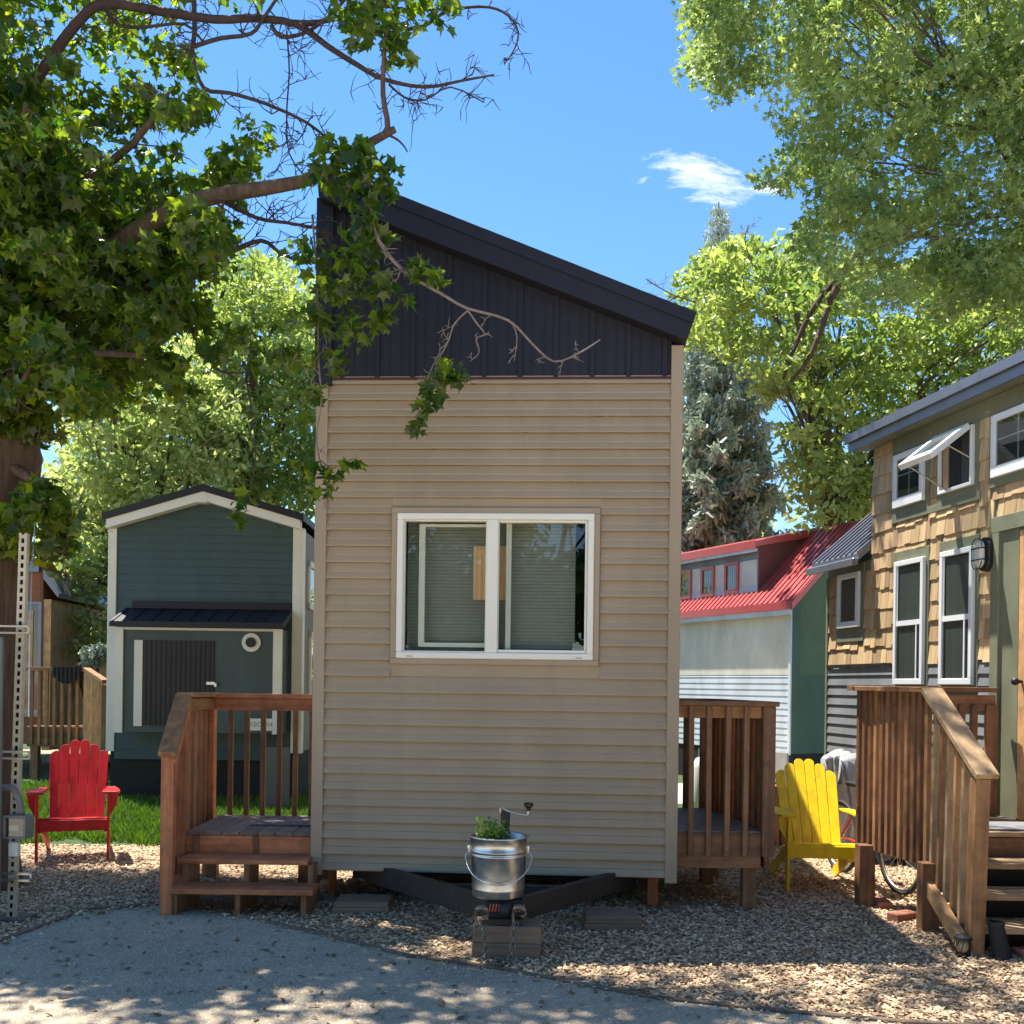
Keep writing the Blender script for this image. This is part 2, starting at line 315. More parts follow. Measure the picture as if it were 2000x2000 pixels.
def fast_mesh(name, V, F, material, parent=None, rnd=None, smooth=False, world=True):
    V = np.asarray(V, dtype=np.float32); F = np.asarray(F, dtype=np.int32); k = F.shape[1]
    if parent is not None and world:
        Mi = np.array(ROOTS[root_of(parent).name].inverted()); V = V @ Mi[:3, :3].T.astype(np.float32) + Mi[:3, 3].astype(np.float32)
    me = bpy.data.meshes.new(name); me.vertices.add(len(V)); me.vertices.foreach_set('co', V.ravel())
    me.loops.add(F.size); me.loops.foreach_set('vertex_index', F.ravel()); me.polygons.add(len(F))
    me.polygons.foreach_set('loop_start', np.arange(0, F.size, k, dtype=np.int32))
    try: me.polygons.foreach_set('loop_total', np.full(len(F), k, dtype=np.int32))
    except Exception: pass
    me.update(calc_edges=True); me.materials.append(material)
    if rnd is not None:
        a = me.attributes.new('rnd', 'FLOAT', 'FACE'); a.data.foreach_set('value', np.asarray(rnd, dtype=np.float32))
    me.validate()
    o = bpy.data.objects.new(name, me); COL.objects.link(o)
    if parent is not None: o.parent = parent
    return o
rng = np.random.default_rng(7); random.seed(7)
def inpoly(pts, poly):
    x, y = pts[:, 0], pts[:, 1]; c = np.zeros(len(pts), bool); n = len(poly); j = n-1
    for i in range(n):
        xi, yi = poly[i]; xj, yj = poly[j]
        c ^= ((yi > y) != (yj > y)) & (x < (xj-xi)*(y-yi)/((yj-yi) if yj != yi else 1e-9)+xi); j = i
    return c
def catmull(pts, k=4):
    pts = [Vector(p) for p in pts]; out = []; n = len(pts)
    for i in range(n-1):
        a, b, c, d = pts[max(i-1, 0)], pts[i], pts[i+1], pts[min(i+2, n-1)]
        for j in range(k):
            t = j/k; out.append(0.5*((2*b)+(c-a)*t+(2*a-5*b+4*c-d)*t*t+(3*b-a-3*c+d)*t**3))
    out.append(pts[-1]); return out
# ================================================================== SETTING
def terrain(x, y):
    return 1.7*max(0.0, min(1.0, (y-20)/28.0))**1.3
def grid_ground():
    xs = [-300, -120, -60, -30, -15, -8, 0, 8, 15, 30, 60, 120, 300]; ys = [-300, -60, -10, 0, 10, 16, 20, 23, 26, 30, 35, 40, 48, 60, 120, 300]
    vs = [(x, y, terrain(x, y)) for y in ys for x in xs]; n = len(xs)
    fs = [(j*n+i, j*n+i+1, (j+1)*n+i+1, (j+1)*n+i) for j in range(len(ys)-1) for i in range(n-1)]
    me = bpy.data.meshes.new('ground'); me.from_pydata(vs, [], fs)
    me.materials.append(mat('wood_chip_soil', (0.46, 0.32, 0.20), 0.95, color2=(0.30, 0.205, 0.13), vscale=26, bump=0.9, bscale=70, coord='Object'))
    o = bpy.data.objects.new('ground', me); COL.objects.link(o); return tag(o, kind='structure')
grid_ground()
pathpts = [(-60, 2100), (-60, 1868), (0, 1840), (137, 1790), (331, 1765), (523, 1803), (640, 1830), (792, 1868), (1000, 1899), (1274, 1951), (1517, 1977), (1750, 1998), (2000, 2012)]
path_poly = [tuple(G(px, py).xy) for px, py in pathpts[1:]] + [(6, 3.0), (6, -3), (-8, -3), (-8, 4.6)]
gm = mat('grey_gravel', (0.60, 0.475, 0.33), 0.95, color2=(0.40, 0.315, 0.22), vscale=38, bump=0.8, bscale=160, coord='Object'); addvar(gm, 0.9, 0.70, 1.08); addvar(gm, 6, 0.86, 1.06)
sheet('gravel_path', path_poly, 0.004, gm, kind='structure')
road = sheet('far_road', [(1.2, 14.2), (9, 13.2), (9, 16.5), (1.2, 17.2)], 0.008, mat('pale_gravel', (0.55, 0.48, 0.38), 0.95, var=0.15, vscale=4, bump=.4), kind='structure')
def lawn():
    xs = np.linspace(-14, 12, 27); ys = [9.9, 10.6, 12, 14, 16, 18, 20, 22, 24, 27, 30, 34, 38]
    vs = [(x, y+(0.5*math.sin(x*1.7)*0.2 if y == 9.9 else 0)+(2.6 if (x > -1.0 and y == 9.9) else (2.0 if x > -1 and y == 10.6 else (0.7 if x > -1 and y == 12 else 0))), terrain(x, y)+0.005) for y in ys for x in xs]; n = len(xs)
    fs = [(j*n+i, j*n+i+1, (j+1)*n+i+1, (j+1)*n+i) for j in range(len(ys)-1) for i in range(n-1)]
    me = bpy.data.meshes.new('lawn'); me.from_pydata(vs, [], fs); me.materials.append(MT['lawn'])
    o = bpy.data.objects.new('lawn', me); COL.objects.link(o); return tag(o, kind='structure')
lawn()
sheet('bounce_ground', [(-40, -20), (40, -20), (40, 3.1), (-40, 3.1)], 0.009, mat('bounce_pale_gravel', (0.68, 0.60, 0.48), 0.95, color2=(0.58, 0.51, 0.41), vscale=6, bump=0.5, bscale=80), kind='structure')  # unseen pale ground behind the viewer, added to bounce sunlight onto the facade
# timber edging boards
def edging(label, pts):
    t = thing('edging_board', label, 'edging', (0, 0, 0), group='timber edging of the gravel path')
    g = [G(*p) for p in pts]
    for a, b in zip(g, g[1:]):
        MB().beam((a.x, a.y, -0.012), (b.x, b.y, -0.012), 0.035, 0.06).build('board', MT['edging'], t, world=True, bevel=0.004)
edging('weathered timber edging left of the grey gravel path', [(-40, 1858), (0, 1840), (137, 1790)])
edging('low dim timber edging behind the gravel path by the wooden steps', [(137, 1780), (331, 1765)])
edging('long curved brown timber edging between gravel path and wood chips', [(523, 1803), (640, 1830), (792, 1868), (1000, 1899), (1274, 1951), (1517, 1977), (1750, 1998), (1990, 2012)])

# ================================================================== MAIN HOUSE
lc = P(608, 1699, 7.42); YAW = R(-3.2)
H = thing('tiny_house', 'tall tan vinyl-sided tiny house on trailer with black shed-roof gable and white sliding window', 'tiny house', (lc.x, lc.y, 0), YAW)
FW, ZB = facade(H, 1321, 1716); _, ZB0 = facade(H, 608, 1699)
_, ZS = facade(H, 970, 742); HD = 6.2
def hf(px, py, yl=0.0): return facade(H, px, py, yl)
wx0, wz1 = hf(778.5, 1003.6); wx1, wz0 = hf(1157.5, 1290)
xR, zRt = hf(1334, 663); zR = zRt
slope_pts = {k: hf(*k, -0.15) for k in ((618, 321), (1358, 613), (1342, 664), (622, 384))}
TL, TR, BR, BL = (slope_pts[k] for k in ((618, 321), (1358, 613), (1342, 664), (622, 384)))
def zroof(x): return BL[1] + (x-BL[0])*(BR[1]-BL[1])/(BR[0]-BL[0])
ztopL, ztopR = zroof(0), zroof(FW)
print('house', lc, FW, ZB, ZS, wx0, wx1, wz0, wz1, TL, TR, BR, BL)
# shell walls
s = MB()
s.box(0.01, wx0-0.03, 0.006, 0.1, ZB, ZS); s.box(wx1+0.03, FW-0.01, 0.006, 0.1, ZB, ZS); s.box(wx0-0.03, wx1+0.03, 0.006, 0.1, ZB, wz0-0.03); s.box(wx0-0.03, wx1+0.03, 0.006, 0.1, wz1+0.03, ZS)
s.prism([(0.01, ZS), (FW-0.01, ZS), (FW-0.01, ztopR-0.01), (0.01, ztopL-0.01)], 'y', 0.006, 0.1)
s.prism([(0.0, ZB), (0.08, ZB), (0.08, zroof(0.08)-0.02), (0.0, ztopL-0.02)], 'y', 0.1, HD)
s.prism([(FW-0.08, ZB), (FW, ZB), (FW, ztopR-0.02), (FW-0.08, zroof(FW-0.08)-0.02)], 'y', 0.1, HD)
s.prism([(0.08, ZB), (FW-0.08, ZB), (FW-0.08, zroof(FW-0.08)-0.02), (0.08, zroof(0.08)-0.02)], 'y', HD-0.1, HD-0.001)
s.build('wall', MT['beige'], H)
bx('floor', MT['dark'], H, 0.08, FW-0.08, 0.1, HD-0.1, ZB+0.01, ZB+0.12)
bx('partition', MT['room'], H, 0.08, FW-0.08, 1.9, 1.95, ZB+0.12, ZS)
# lap siding
pitch = 0.1165; s = MB(); z = ZB+0.01
def sid(x0, x1, za, zb):
    if x1-x0 > 1.2:
        c_ = random.uniform(x0+0.4, x1-0.4); sid1(x0, c_, za, zb, 0.0); sid1(c_-0.02, x1, za, zb, 0.0022)
    else: sid1(x0, x1, za, zb, 0.0)
def sid1(x0, x1, za, zb, o):
    s.prism([(0.005, za+0.02), (-0.008, za+0.018), (-0.014, za), (-0.031-o, za), (-0.0305-o, za+0.012), (-0.021-o, za+0.040), (-0.0165-o, za+0.050), (-0.019-o, za+0.056), (-0.004, zb), (0.005, zb)], 'x', x0, x1)
while z < ZS-0.01:
    zt = min(z+pitch, ZS)
    if zt <= wz0-0.045 or z >= wz1+0.045: sid(0.085, FW-0.085, z, zt)
    else:
        sid(0.085, wx0-0.045, z, zt); sid(wx1+0.045, FW-0.085, z, zt)
        if z < wz0-0.05: s.box(wx0-0.045, wx1+0.045, -0.014, 0.005, z+0.001, wz0-0.0425)
        if zt > wz1+0.05: s.box(wx0-0.045, wx1+0.045, -0.010, 0.005, wz1+0.0425, zt-0.001)
    z += pitch
s.build('siding', MT['beige'], H)
for i, (a, b, zt) in enumerate(((0.0, 0.085, ZS-0.04), (FW-0.085, FW, ztopR-0.0))):
    MB().box(a, b, -0.038, 0.0055, ZB-0.03, zt).build('corner_trim', MT['beige_trim'], H, bevel=0.004)
# trailer chassis under the body
s = MB(); s.box(0.25, 0.37, 0.25, HD-0.2, ZB-0.10, ZB-0.002); s.box(FW-0.37, FW-0.25, 0.25, HD-0.2, ZB-0.10, ZB-0.002)
for y in (0.3, 1.4, 2.6, 4.0, 5.4): s.box(0.37, FW-0.37, y, y+0.08, ZB-0.09, ZB-0.01)
ch = s.build('trailer_frame', MT['frame'], H)
# gable
g = MB(); g.prism([(0.0, ZS), (FW-0.086, ZS), (FW-0.086, zroof(FW-0.086)+0.03), (0.0, ztopL+0.03)], 'y', -0.012, 0.0055)
x = FW-0.13
ribs = []
k = 0
gx0, _ = hf(632, 600)
while x > 0.05:
    g.box(x-0.016, x+0.016, -0.026, -0.0125, ZS+0.004, zroof(x)+0.02)
    for dx in (0.085, 0.170): 
        if x-dx > 0.04: g.box(x-dx-0.004, x-dx+0.004, -0.0165, -0.0125, ZS+0.004, zroof(x-dx)+0.02)
    x -= 0.2565
g.build('gable_siding', MT['navy'], H)
bx('drip_flashing', MT['brownred'], H, 0.06, FW-0.086, -0.030, -0.0005, ZS-0.006, ZS+0.012)
cx0, _ = hf(624, 600); cx1, _ = hf(652, 600); _, cz = hf(640, 755)
bx('black_corner_board', MT['navy'], H, min(cx0, -0.01), cx1, -0.055, 0.3, cz, zroof(cx0)+0.03)
# roof slab with metal rake trim
def lerp(a, b, t): return (a[0]+(b[0]-a[0])*t, a[1]+(b[1]-a[1])*t)
MB().prism([TL, TR, BR, BL], 'y', -0.15, HD+0.2).build('roof', MT['navy'], H, bevel=0.004)
mL, mR = lerp(TL, BL, 0.36), lerp(TR, BR, 0.36)
MB().prism([(TL[0]-0.004, TL[1]+0.012), (TR[0]+0.006, TR[1]+0.010), mR, mL], 'y', -0.165, -0.151).build('rake_trim', MT['navy'], H, bevel=0.003)
MB().prism([(TL[0]-0.004, TL[1]+0.014), (TR[0]+0.006, TR[1]+0.012), (TR[0]+0.006, TR[1]+0.002), (TL[0]-0.004, TL[1]+0.003)], 'y', -0.15, HD+0.2).build('roof_cap', MT['navy'], H)
# window
w = thing  # (placeholder name kept short)
def ring(mb, x0, x1, z0, z1, t, y0, y1, tb=None, tt=None, tl=None, tr=None):
    tb = t if tb is None else tb; tt = t if tt is None else tt; tl = t if tl is None else tl; tr = t if tr is None else tr
    mb.box(x0, x1, y0, y1, z0, z0+tb); mb.box(x0, x1, y0, y1, z1-tt, z1); mb.box(x0, x0+tl, y0, y1, z0+tb, z1-tt); mb.box(x1-tr, x1, y0, y1, z0+tb, z1-tt); return mb
win = ring(MB(), wx0-0.042, wx1+0.042, wz0-0.042, wz1+0.042, 0.042, -0.042, 0.0055).build('window', MT['beige_trim'], H, bevel=0.004)
ring(MB(), wx0, wx1, wz0, wz1, 0.046, -0.054, 0.08).build('frame', MT['white'], win, bevel=0.005)
xm0, _ = hf(951, 1150); xm1, _ = hf(973, 1150)
bx('mullion', MT['white'], win, xm0, xm1, -0.052, 0.079, wz0+0.047, wz1-0.047, bevel=0.003)
ring(MB(), xm1+0.0, wx1-0.047, wz0+0.047, wz1-0.047, 0.024, -0.034, 0.03, tl=0.006, tr=0.016, tb=0.022, tt=0.016).build('sash', MT['white'], win, bevel=0.003)
ring(MB(), wx0+0.047, xm0-0.001, wz0+0.047, wz1-0.047, 0.008, -0.036, 0.02).build('screen_frame', MT['white'], win)
bx('pane', MT['clearglass'], win, wx0+0.055, xm0-0.009, 0.004, 0.008, wz0+0.055, wz1-0.055)
bx('pane', MT['clearglass'], win, xm1+0.006, wx1-0.063, -0.006, -0.002, wz0+0.069, wz1-0.063)
sl0, _ = hf(818, 1150, 0.05); sl1, _ = hf(829.5, 1150, 0.05); _, sb = hf(900, 1264, .05); _, st = hf(900, 1024, .05)
s = MB(); s.box(sl0, sl1, 0.045, 0.07, sb, st); s.box(sl1, xm0, 0.045, 0.07, sb, sb+0.03); s.box(sl1, xm0, 0.045, 0.07, st-0.02, st)
sr0, _ = hf(988, 1150, .05); sr1, _ = hf(998, 1150, .05); s.box(sr0, sr1, 0.045, 0.07, sb-.02, wz1-0.047); s.build('inner_sash', MT['white'], win)
s = MB(); z = wz0+0.06
while z < wz1-0.04:
    s.add([(wx0+0.05, 0.125, z), (wx1-0.13, 0.125, z), (wx1-0.13, 0.133, z+0.0235), (wx0+0.05, 0.133, z+0.0235)], [(0, 1, 2, 3)]); z += 0.0245
s.build('blind', MT['blind'], win)
pa, pz1 = hf(925, 1066, .1); pb, pz0 = hf(991, 1172, .1)
s = MB(); n = 14
for i in range(n):
    a0 = pa+(pb-pa)*i/n; a1 = pa+(pb-pa)*(i+1)/n; y0 = 0.112-0.006*(i % 2); y1 = 0.112-0.006*((i+1) % 2)
    s.add([(a0, y0, pz0), (a1, y1, pz0), (a1, y1, pz1), (a0, y0, pz1)], [(0, 1, 2, 3)])
s.build('curtain', MT['peach'], win)  # bright peach panel standing in for a lit wooden element glimpsed inside
for a in (wx0+0.10, wx1-0.10): bx('weep_slot', MT['greyside'], win, a-0.022, a+0.022, -0.0555, -0.0542, wz0+0.012, wz0+0.018)
# tongue, coupler, jack, hooks and chains (all fixed to the trailer)
def beamw(name, p0, p1, w_, h_, m, par=None): return MB().beam(p0, p1, w_, h_).build(name, m, par or H, world=True, bevel=0.004)
apex = Vector((-0.02, 6.18, 0.33))
for sx, xe in ((-1, -1.05), (1, 0.95)):
    b = beamw('tongue_beam', (apex.x+sx*0.05, apex.y+0.05, 0.235), (xe, 7.62, 0.20), 0.06, 0.14, MT['frame'])
beamw('tongue_crossbar', (-0.55, 6.95, 0.20), (0.5, 6.93, 0.20), 0.05, 0.10, MT['frame'])
cp = MB().box(apex.x-0.115, apex.x+0.115, 5.98, 6.22, 0.235, 0.345).build('coupler', MT['rubber'], H, world=True, bevel=0.015)
for sx in (-1, 1):
    s = MB()
    for i in range(4):
        x0 = apex.x+sx*0.07-0.03+0.018*i; s.add([(x0, 5.972, 0.28), (x0+0.008, 5.972, 0.28), (x0+0.016, 5.972, 0.325), (x0+0.008, 5.972, 0.325)], [(0, 1, 2, 3)])
    s.build('reflector_tape', MT['reflect'], cp, world=True)
s = MB(); s.lathe([(0.0, 0.042), (0.025, 0.036), (0.037, 0.018), (0.040, -0.008), (0.036, -0.03), (0.022, -0.045), (0, -0.05)], (apex.x, 5.97, 0.295), 24); s.build('coupler_ball', MT['black'], cp, world=True, smooth=True)
s = MB(); s.lathe([(0.075, 0.0), (0.08, 0.05), (0.08, 0.24)], (apex.x, 6.08, 0.195), 20).box(apex.x-0.10, apex.x+0.10, 5.99, 6.17, 0.198, 0.232); s.build('jack_foot', MT['frame'], H, world=True)
MB().tube([(-0.03, 6.30, 0.2), (-0.03, 6.30, 0.83)], 0.028, 14).build('jack_tube', MT['frame'], H, world=True, smooth='auto')
cr_ = P(978, 1576, 6.28); k1 = P(990, 1583, 6.22); k2 = P(1028, 1592, 6.2); k3 = P(1031, 1590, 6.2); k4 = P(1032, 1574, 6.2)
cr0 = MB().tube(catmull([cr_+Vector((0, 0, -0.04)), cr_, k1, P(1008, 1589, 6.2), k2, k3, P(1032, 1584, 6.2)], 4), 0.0055, 8).build('crank_handle', MT['bright'], H, world=True, smooth=True)
MB().lathe([(0.0, -0.018), (0.011, -0.018), (0.014, 0.0), (0.028, 0.010), (0.030, 0.026), (0.022, 0.032), (0, 0.032)], tuple(P(1032.5, 1578, 6.2)), 16).build('crank_knob', MT['black'], cr0, world=True, smooth='auto')
def chain(px, top_py, pts, mtl, name='safety_chain'):
    # hook then links
    y0 = 5.93
    hk = [P(px-8, top_py+38, y0), P(px-10, top_py+18, y0), P(px-7, top_py+4, y0-0.01), P(px+3, top_py, y0-0.02), P(px+12, top_py+6, y0-0.02), P(px+14, top_py+16, y0-0.01), P(px+6, top_py+18, y0)]
    s = MB(); s.tube(catmull(hk, 4), [0.009]*8 + [0.016]*9 + [0.009]*8, 8); h = s.build('chain_hook', mtl, H, world=True, smooth=True)
    s = MB(); a = P(px-4, top_py+38, y0); path = [a] + pts; cur = []
    for p, q in zip(path, path[1:]):
        m = max(1, round((q-p).length/0.034)); cur += [p.lerp(q, (i+0.5)/m) for i in range(m)]
        dirs = None
    for i, c in enumerate(cur):
        d = (cur[min(i+1, len(cur)-1)]-cur[max(i-1, 0)]).normalized(); sd = Vector((0, -1, 0)) if i % 2 else d.cross(Vector((0, -1, 0))).normalized()
        if abs(d.dot(sd)) > .9: sd = d.orthogonal()
        loop = []
        for k in range(13):
            a_ = 2*math.pi*k/12; loop.append(c + d*(0.026*math.cos(a_)) + sd*(0.014*math.sin(a_)))
        s.tube(loop, 0.0048, 6, cap=False)
    s.build(name, mtl, h, world=True, smooth=True)
chain(939, 1773, [P(944, 1815, 5.92), P(949, 1850, 5.9), Vector((-0.14, 5.85, 0.012)), Vector((-0.03, 5.84, 0.010)), Vector((0.05, 5.88, 0.010))], MT['chain'])
chain(1012, 1772, [P(1004, 1805, 5.92), P(1001, 1855, 5.9), Vector((0.0, 5.88, 0.012)), Vector((-0.05, 5.93, 0.010))], MT['chain'])
# underbody clutter: axle, tyres, hoses, jack stands
for x in (0.36, FW-0.36):
    for y in (3.0, 3.9):
        o = MB().disc((x, 0.02), 0.33, 0, 0.2, 28)
        s = MB(); s.tube([(x-0.1, y, 0.33), (x+0.1, y, 0.33)], 0.33, 28)
        s.build('tyre', MT['rubber'], H, smooth='auto')
MB().tube([(0.3, 3.0, 0.2), (FW-0.3, 3.0, 0.2)], 0.04, 10).build('axle', MT['frame'], H)
# wooden posts and pads under the house
def lumber(name, label, cat, pa_, pb_, ydep, depth, m, group=None):
    """a block standing on the ground, left/right edges and top from the picture"""
    a = P(pa_[0], pa_[1], ydep); b = P(pb_[0], pb_[1], ydep)
    t = thing(name, label, cat, ((a.x+b.x)/2, ydep, 0), YAW, group)
    wd = (b.x-a.x)/2; MB().box(-wd, wd, 0, depth, 0, a.z).build('block', m, t, bevel=0.006); return t
for lab, px0, px1, py, yd in (('orange-brown wooden post under right front corner of tan house', 1265, 1286, 1712, 7.5), ('short orange-brown wooden post under left front corner of tan house', 642, 655, 1700, 7.75)):
    a = P(px0, py, yd); b = P(px1, py, yd)
    o = bx('support_post', W['cedar_z'], None, a.x, b.x, yd, yd+0.08, 0, ZB-0.004, bevel=0.004); tag(o, lab, 'post', 'support posts under the tan house')
for lab, a, b, yd, zt in (('wooden pad on chips under left front of tan house', 648, 761, 7.1, 1762), ('mossy green-brown wooden pad on chips under right front of tan house', 1142, 1255, 6.68, 1791)):
    pa_ = P(a, zt, yd); pb_ = P(b, zt, yd); s = MB(); s.box(pa_.x, pb_.x, yd, yd+0.3, 0, max(pa_.z, .06)*0.52); s.box(pa_.x+0.01, pb_.x-0.01, yd+0.01, yd+0.29, max(pa_.z, .06)*0.52, max(pa_.z, .06))
    tag(s.build('wood_pad', MT['block'], None, bevel=0.005), lab, 'wood pad', 'wood pads under the tan house')
t = thing('timber_stack', 'stack of thick grey-brown timbers under the trailer coupler', 'timber blocks', (-0.01, 5.98, 0), YAW)
for i, (z0, z1, dx) in enumerate(((0.0, 0.092, 0.0), (0.093, 0.193, 0.004))):
    for j in range(2): bx('timber', MT['block'], t, -0.205+dx, 0.195+dx, 0.0+j*0.125, 0.12+j*0.125, z0, z1, bevel=0.006)
# bucket and herb
bc = Vector((-0.066, 6.10, 0.0)); zb0, zb1 = 0.352, 0.705
bk = thing('metal_bucket', 'shiny galvanised metal bucket with wire bail used as planter on the trailer hitch', 'bucket', (bc.x, bc.y, zb0))
h = zb1-zb0
prof = [(0.0, 0.0), (0.150, 0.0), (0.153, 0.006), (0.1555, 0.04), (0.1575, 0.045), (0.1565, 0.05), (0.1625, h*0.66), (0.168, h*0.68), (0.1685, h*0.70), (0.1645, h*0.715), (0.165, h*0.735), (0.1705, h*0.75), (0.1715, h*0.77), (0.1665, h*0.79), (0.1705, h-0.012), (0.176, h-0.006), (0.177, h), (0.172, h+0.003), (0.167, h-0.004), (0.165, h*0.8), (0.16, h*0.74)]
MB().lathe(prof, n=56).build('bucket_body', MT['steel'], bk, smooth=True)
MB().lathe([(0, h*0.78), (0.164, h*0.78)], n=32).build('soil', mat('potting_soil', (0.03, 0.02, 0.014), 0.95, bump=1, bscale=50), bk)
ba = []
for i in range(25):
    a = math.pi*i/24; ba.append((-0.192*math.cos(a), -0.186*math.sin(a)-0.01, h*0.64 - 0.13*math.sin(a)))
ba = [(-0.178, -0.0, h*0.79), (-0.180, -0.01, h*0.72), (-0.198, -0.015, h*0.66)] + ba[1:-1] + [(0.198, -0.015, h*0.66), (0.180, -0.01, h*0.72), (0.178, 0, h*0.79)]
MB().tube(catmull(ba, 2), 0.0042, 8).build('bail_handle', MT['bright'], bk, smooth=True)
for sx in (-1, 1): MB().lathe([(0.014, -0.02), (0.016, 0), (0.014, 0.02)], (sx*0.172, 0, h*0.78), 12).build('bail_ear', MT['steel'], bk)

# ================================================================== DECK HELPERS
def board(t, name, p0, p1, w_, h_, stain='cedar', bevel=0.003, up=(0, 0, 1)):
    p0 = Vector(p0); p1 = Vector(p1); d = p1-p0; ax = 'xyz'[max(range(3), key=lambda i: abs(d[i]))]
    return MB().beam(p0, p1, w_, h_, up=up).build(name, W[stain+'_'+ax], t, world=True, bevel=bevel)
# ---- left deck of the main house
D = thing('entry_deck', 'reddish cedar entry deck with two steps and railing left of the tan house', 'deck', (-1.95, 7.5, 0), 0)
fx0, fx1, fy, by, fz = -2.36, -1.455, 7.50, 8.42, 0.505
n = 7; bw = (fx1-fx0)/n
for i in range(n): board(D, 'deck_board', (fx0+bw*(i+.5), fy-0.02, fz-0.014), (fx0+bw*(i+.5)-0.02, by+0.03, fz-0.014), bw-0.006, 0.028, 'grey')
board(D, 'rim_board', (fx0, fy, fz-0.115), (fx1, fy, fz-0.115), 0.038, 0.17, 'cedar')
board(D, 'rim_board', (fx0-0.02, fy+0.02, fz-0.115), (fx0-0.06, by, fz-0.115), 0.038, 0.17, 'brown')
board(D, 'rim_board', (fx0, by, fz-0.115), (fx1, by, fz-0.115), 0.038, 0.17, 'brown')
board(D, 'step', (-2.335, 7.345, 0.332), (-1.42, 7.345, 0.332), 0.27, 0.036, 'cedar')
board(D, 'step', (-2.30, 7.095, 0.170), (-1.335, 7.095, 0.170), 0.27, 0.036, 'cedar')
for x in (-2.28, -1.85, -1.40):
    board(D, 'stringer', (x, 7.20, 0.312), (x, 7.5, 0.312), 0.038, 0.10, 'brown') if False else None
    MB().prism([(6.99, 0.0), (7.5, 0.0), (7.5, 0.475), (7.46, 0.475), (7.46, 0.312), (7.22, 0.312), (7.22, 0.150), (6.99, 0.150)], 'x', x-0.019, x+0.019).build('stringer', W['brown_z'], D, world=True, bevel=0.002)
for x, y in ((-2.38, 7.53), (-1.50, 7.53), (-2.42, 8.36), (-1.50, 8.36)): board(D, 'leg', (x, y, 0), (x, y, fz-0.2), 0.085, 0.085, 'brown', up=(0, 1, 0))
p_front = Vector((-2.335, 6.98, 0)); p_mid = Vector((-2.40, 7.48, 0)); p_back = Vector((-2.475, 8.44, 0))
board(D, 'post', (p_front.x, 7.0, 0.0), (p_front.x, 7.0, 1.085), 0.085, 0.045, 'cedar', up=(0, 1, 0))
board(D, 'post', (p_mid.x, 7.48, 0.0), (p_mid.x, 7.48, 1.455), 0.085, 0.085, 'cedar', up=(0, 1, 0))
board(D, 'post', (p_back.x, 8.44, 0.0), (p_back.x, 8.44, 1.455), 0.085, 0.085, 'cedar', up=(0, 1, 0))
board(D, 'handrail', (-2.325, 6.93, 1.10), (p_mid.x, 7.52, 1.497), 0.115, 0.036, 'honey')
board(D, 'top_rail', (p_mid.x+0.01, 7.50, 1.497), (p_back.x+0.01, 8.49, 1.490), 0.115, 0.036, 'honey')
board(D, 'top_rail', (p_back.x-0.02, 8.445, 1.485), (-1.44, 8.445, 1.485), 0.13, 0.036, 'cedar')
board(D, 'sub_rail', (p_back.x, 8.42, 1.415), (-1.44, 8.42, 1.415), 0.036, 0.10, 'cedar')
board(D, 'sub_rail', (p_mid.x+0.03, 7.50, 1.425), (p_back.x+0.03, 8.42, 1.418), 0.036, 0.09, 'honey')
board(D, 'sub_rail', (-2.30, 6.99, 1.035), (p_mid.x+0.035, 7.50, 1.40), 0.036, 0.07, 'cedar')
xs = [-2.30 + 0.1325*i for i in range(7)]
for x in xs: board(D, 'baluster', (x, 8.425, 0.40), (x, 8.425, 1.40), 0.038, 0.038, 'brown', up=(0, 1, 0))
y = 7.09
while y < 8.40:
    x = p_mid.x-0.025 + (y-7.48)*-0.078; st_ = y < 7.46
    zt = 1.49-0.02 if not st_ else 1.10+(y-6.93)*0.675-0.03
    zb_ = 0.36 if not st_ else 0.02+(y-6.98)*0.45
    board(D, 'baluster', (x, y, zb_), (x+0.004, y, zt), 0.038, 0.038, 'cedar' if (y*10) % 2 > 1 else 'brown', up=(0, 1, 0)); y += 0.098
t = MB().box(-1.98, -1.50, 7.80, 8.30, fz+0.002, fz+0.014).build('doormat', MT['matt'], None, bevel=0.003); tag(t, 'dark patterned doormat on the cedar entry deck', 'doormat')
# ---- right deck of the main house
E = thing('side_deck', 'dark brown stained deck with baluster railing right of the tan house', 'deck', (1.55, 7.36, 0), 0)
ex0, ex1, ey, eby, ez = 1.19, 1.885, 7.36, 8.75, 0.575
for i in range(10):
    y0 = ey+(eby-ey)/10*(i+.5); board(E, 'deck_board', (ex0, y0, ez-0.014), (ex1-0.12*(i/10), y0, ez-0.014), (eby-ey)/10-0.006, 0.028, 'grey')
board(E, 'rim_board', (ex0, ey, 0.435), (ex1-0.09, ey, 0.435), 0.038, 0.25, 'brown')
board(E, 'rim_board', (ex1-0.04, ey+0.02, 0.435), (ex1-0.20, eby, 0.435), 0.038, 0.25, 'brown')
for px, yd in ((1461, 7.44), (1379, 8.40)):
    a = P(px, 1700, yd); board(E, 'leg', (a.x, yd, 0), (a.x, yd, 0.31), 0.095, 0.095, 'brown', up=(0, 1, 0))
board(E, 'leg', (1.72, 8.70, 0), (1.72, 8.70, 0.5), 0.095, 0.095, 'brown', up=(0, 1, 0))
for i, px in enumerate((1315.5, 1350.5, 1385, 1420.5, 1456)):
    a = P(px-2, 1660, ey-0.04); b = P(px+(3 if i > 2 else 0), 1375, ey-0.04); board(E, 'baluster', (a.x, ey-0.04, 0.40), (b.x, ey-0.04, 1.47), 0.038, 0.038, 'brown', up=(0, 1, 0))
board(E, 'post', (ex1-0.045, ey-0.005, 0.40), (ex1-0.045, ey-0.005, 1.47), 0.088, 0.088, 'brown', up=(0, 1, 0))
board(E, 'top_rail', (ex0-0.01, ey-0.02, 1.488), (ex1+0.015, ey-0.02, 1.488), 0.13, 0.036, 'brown')
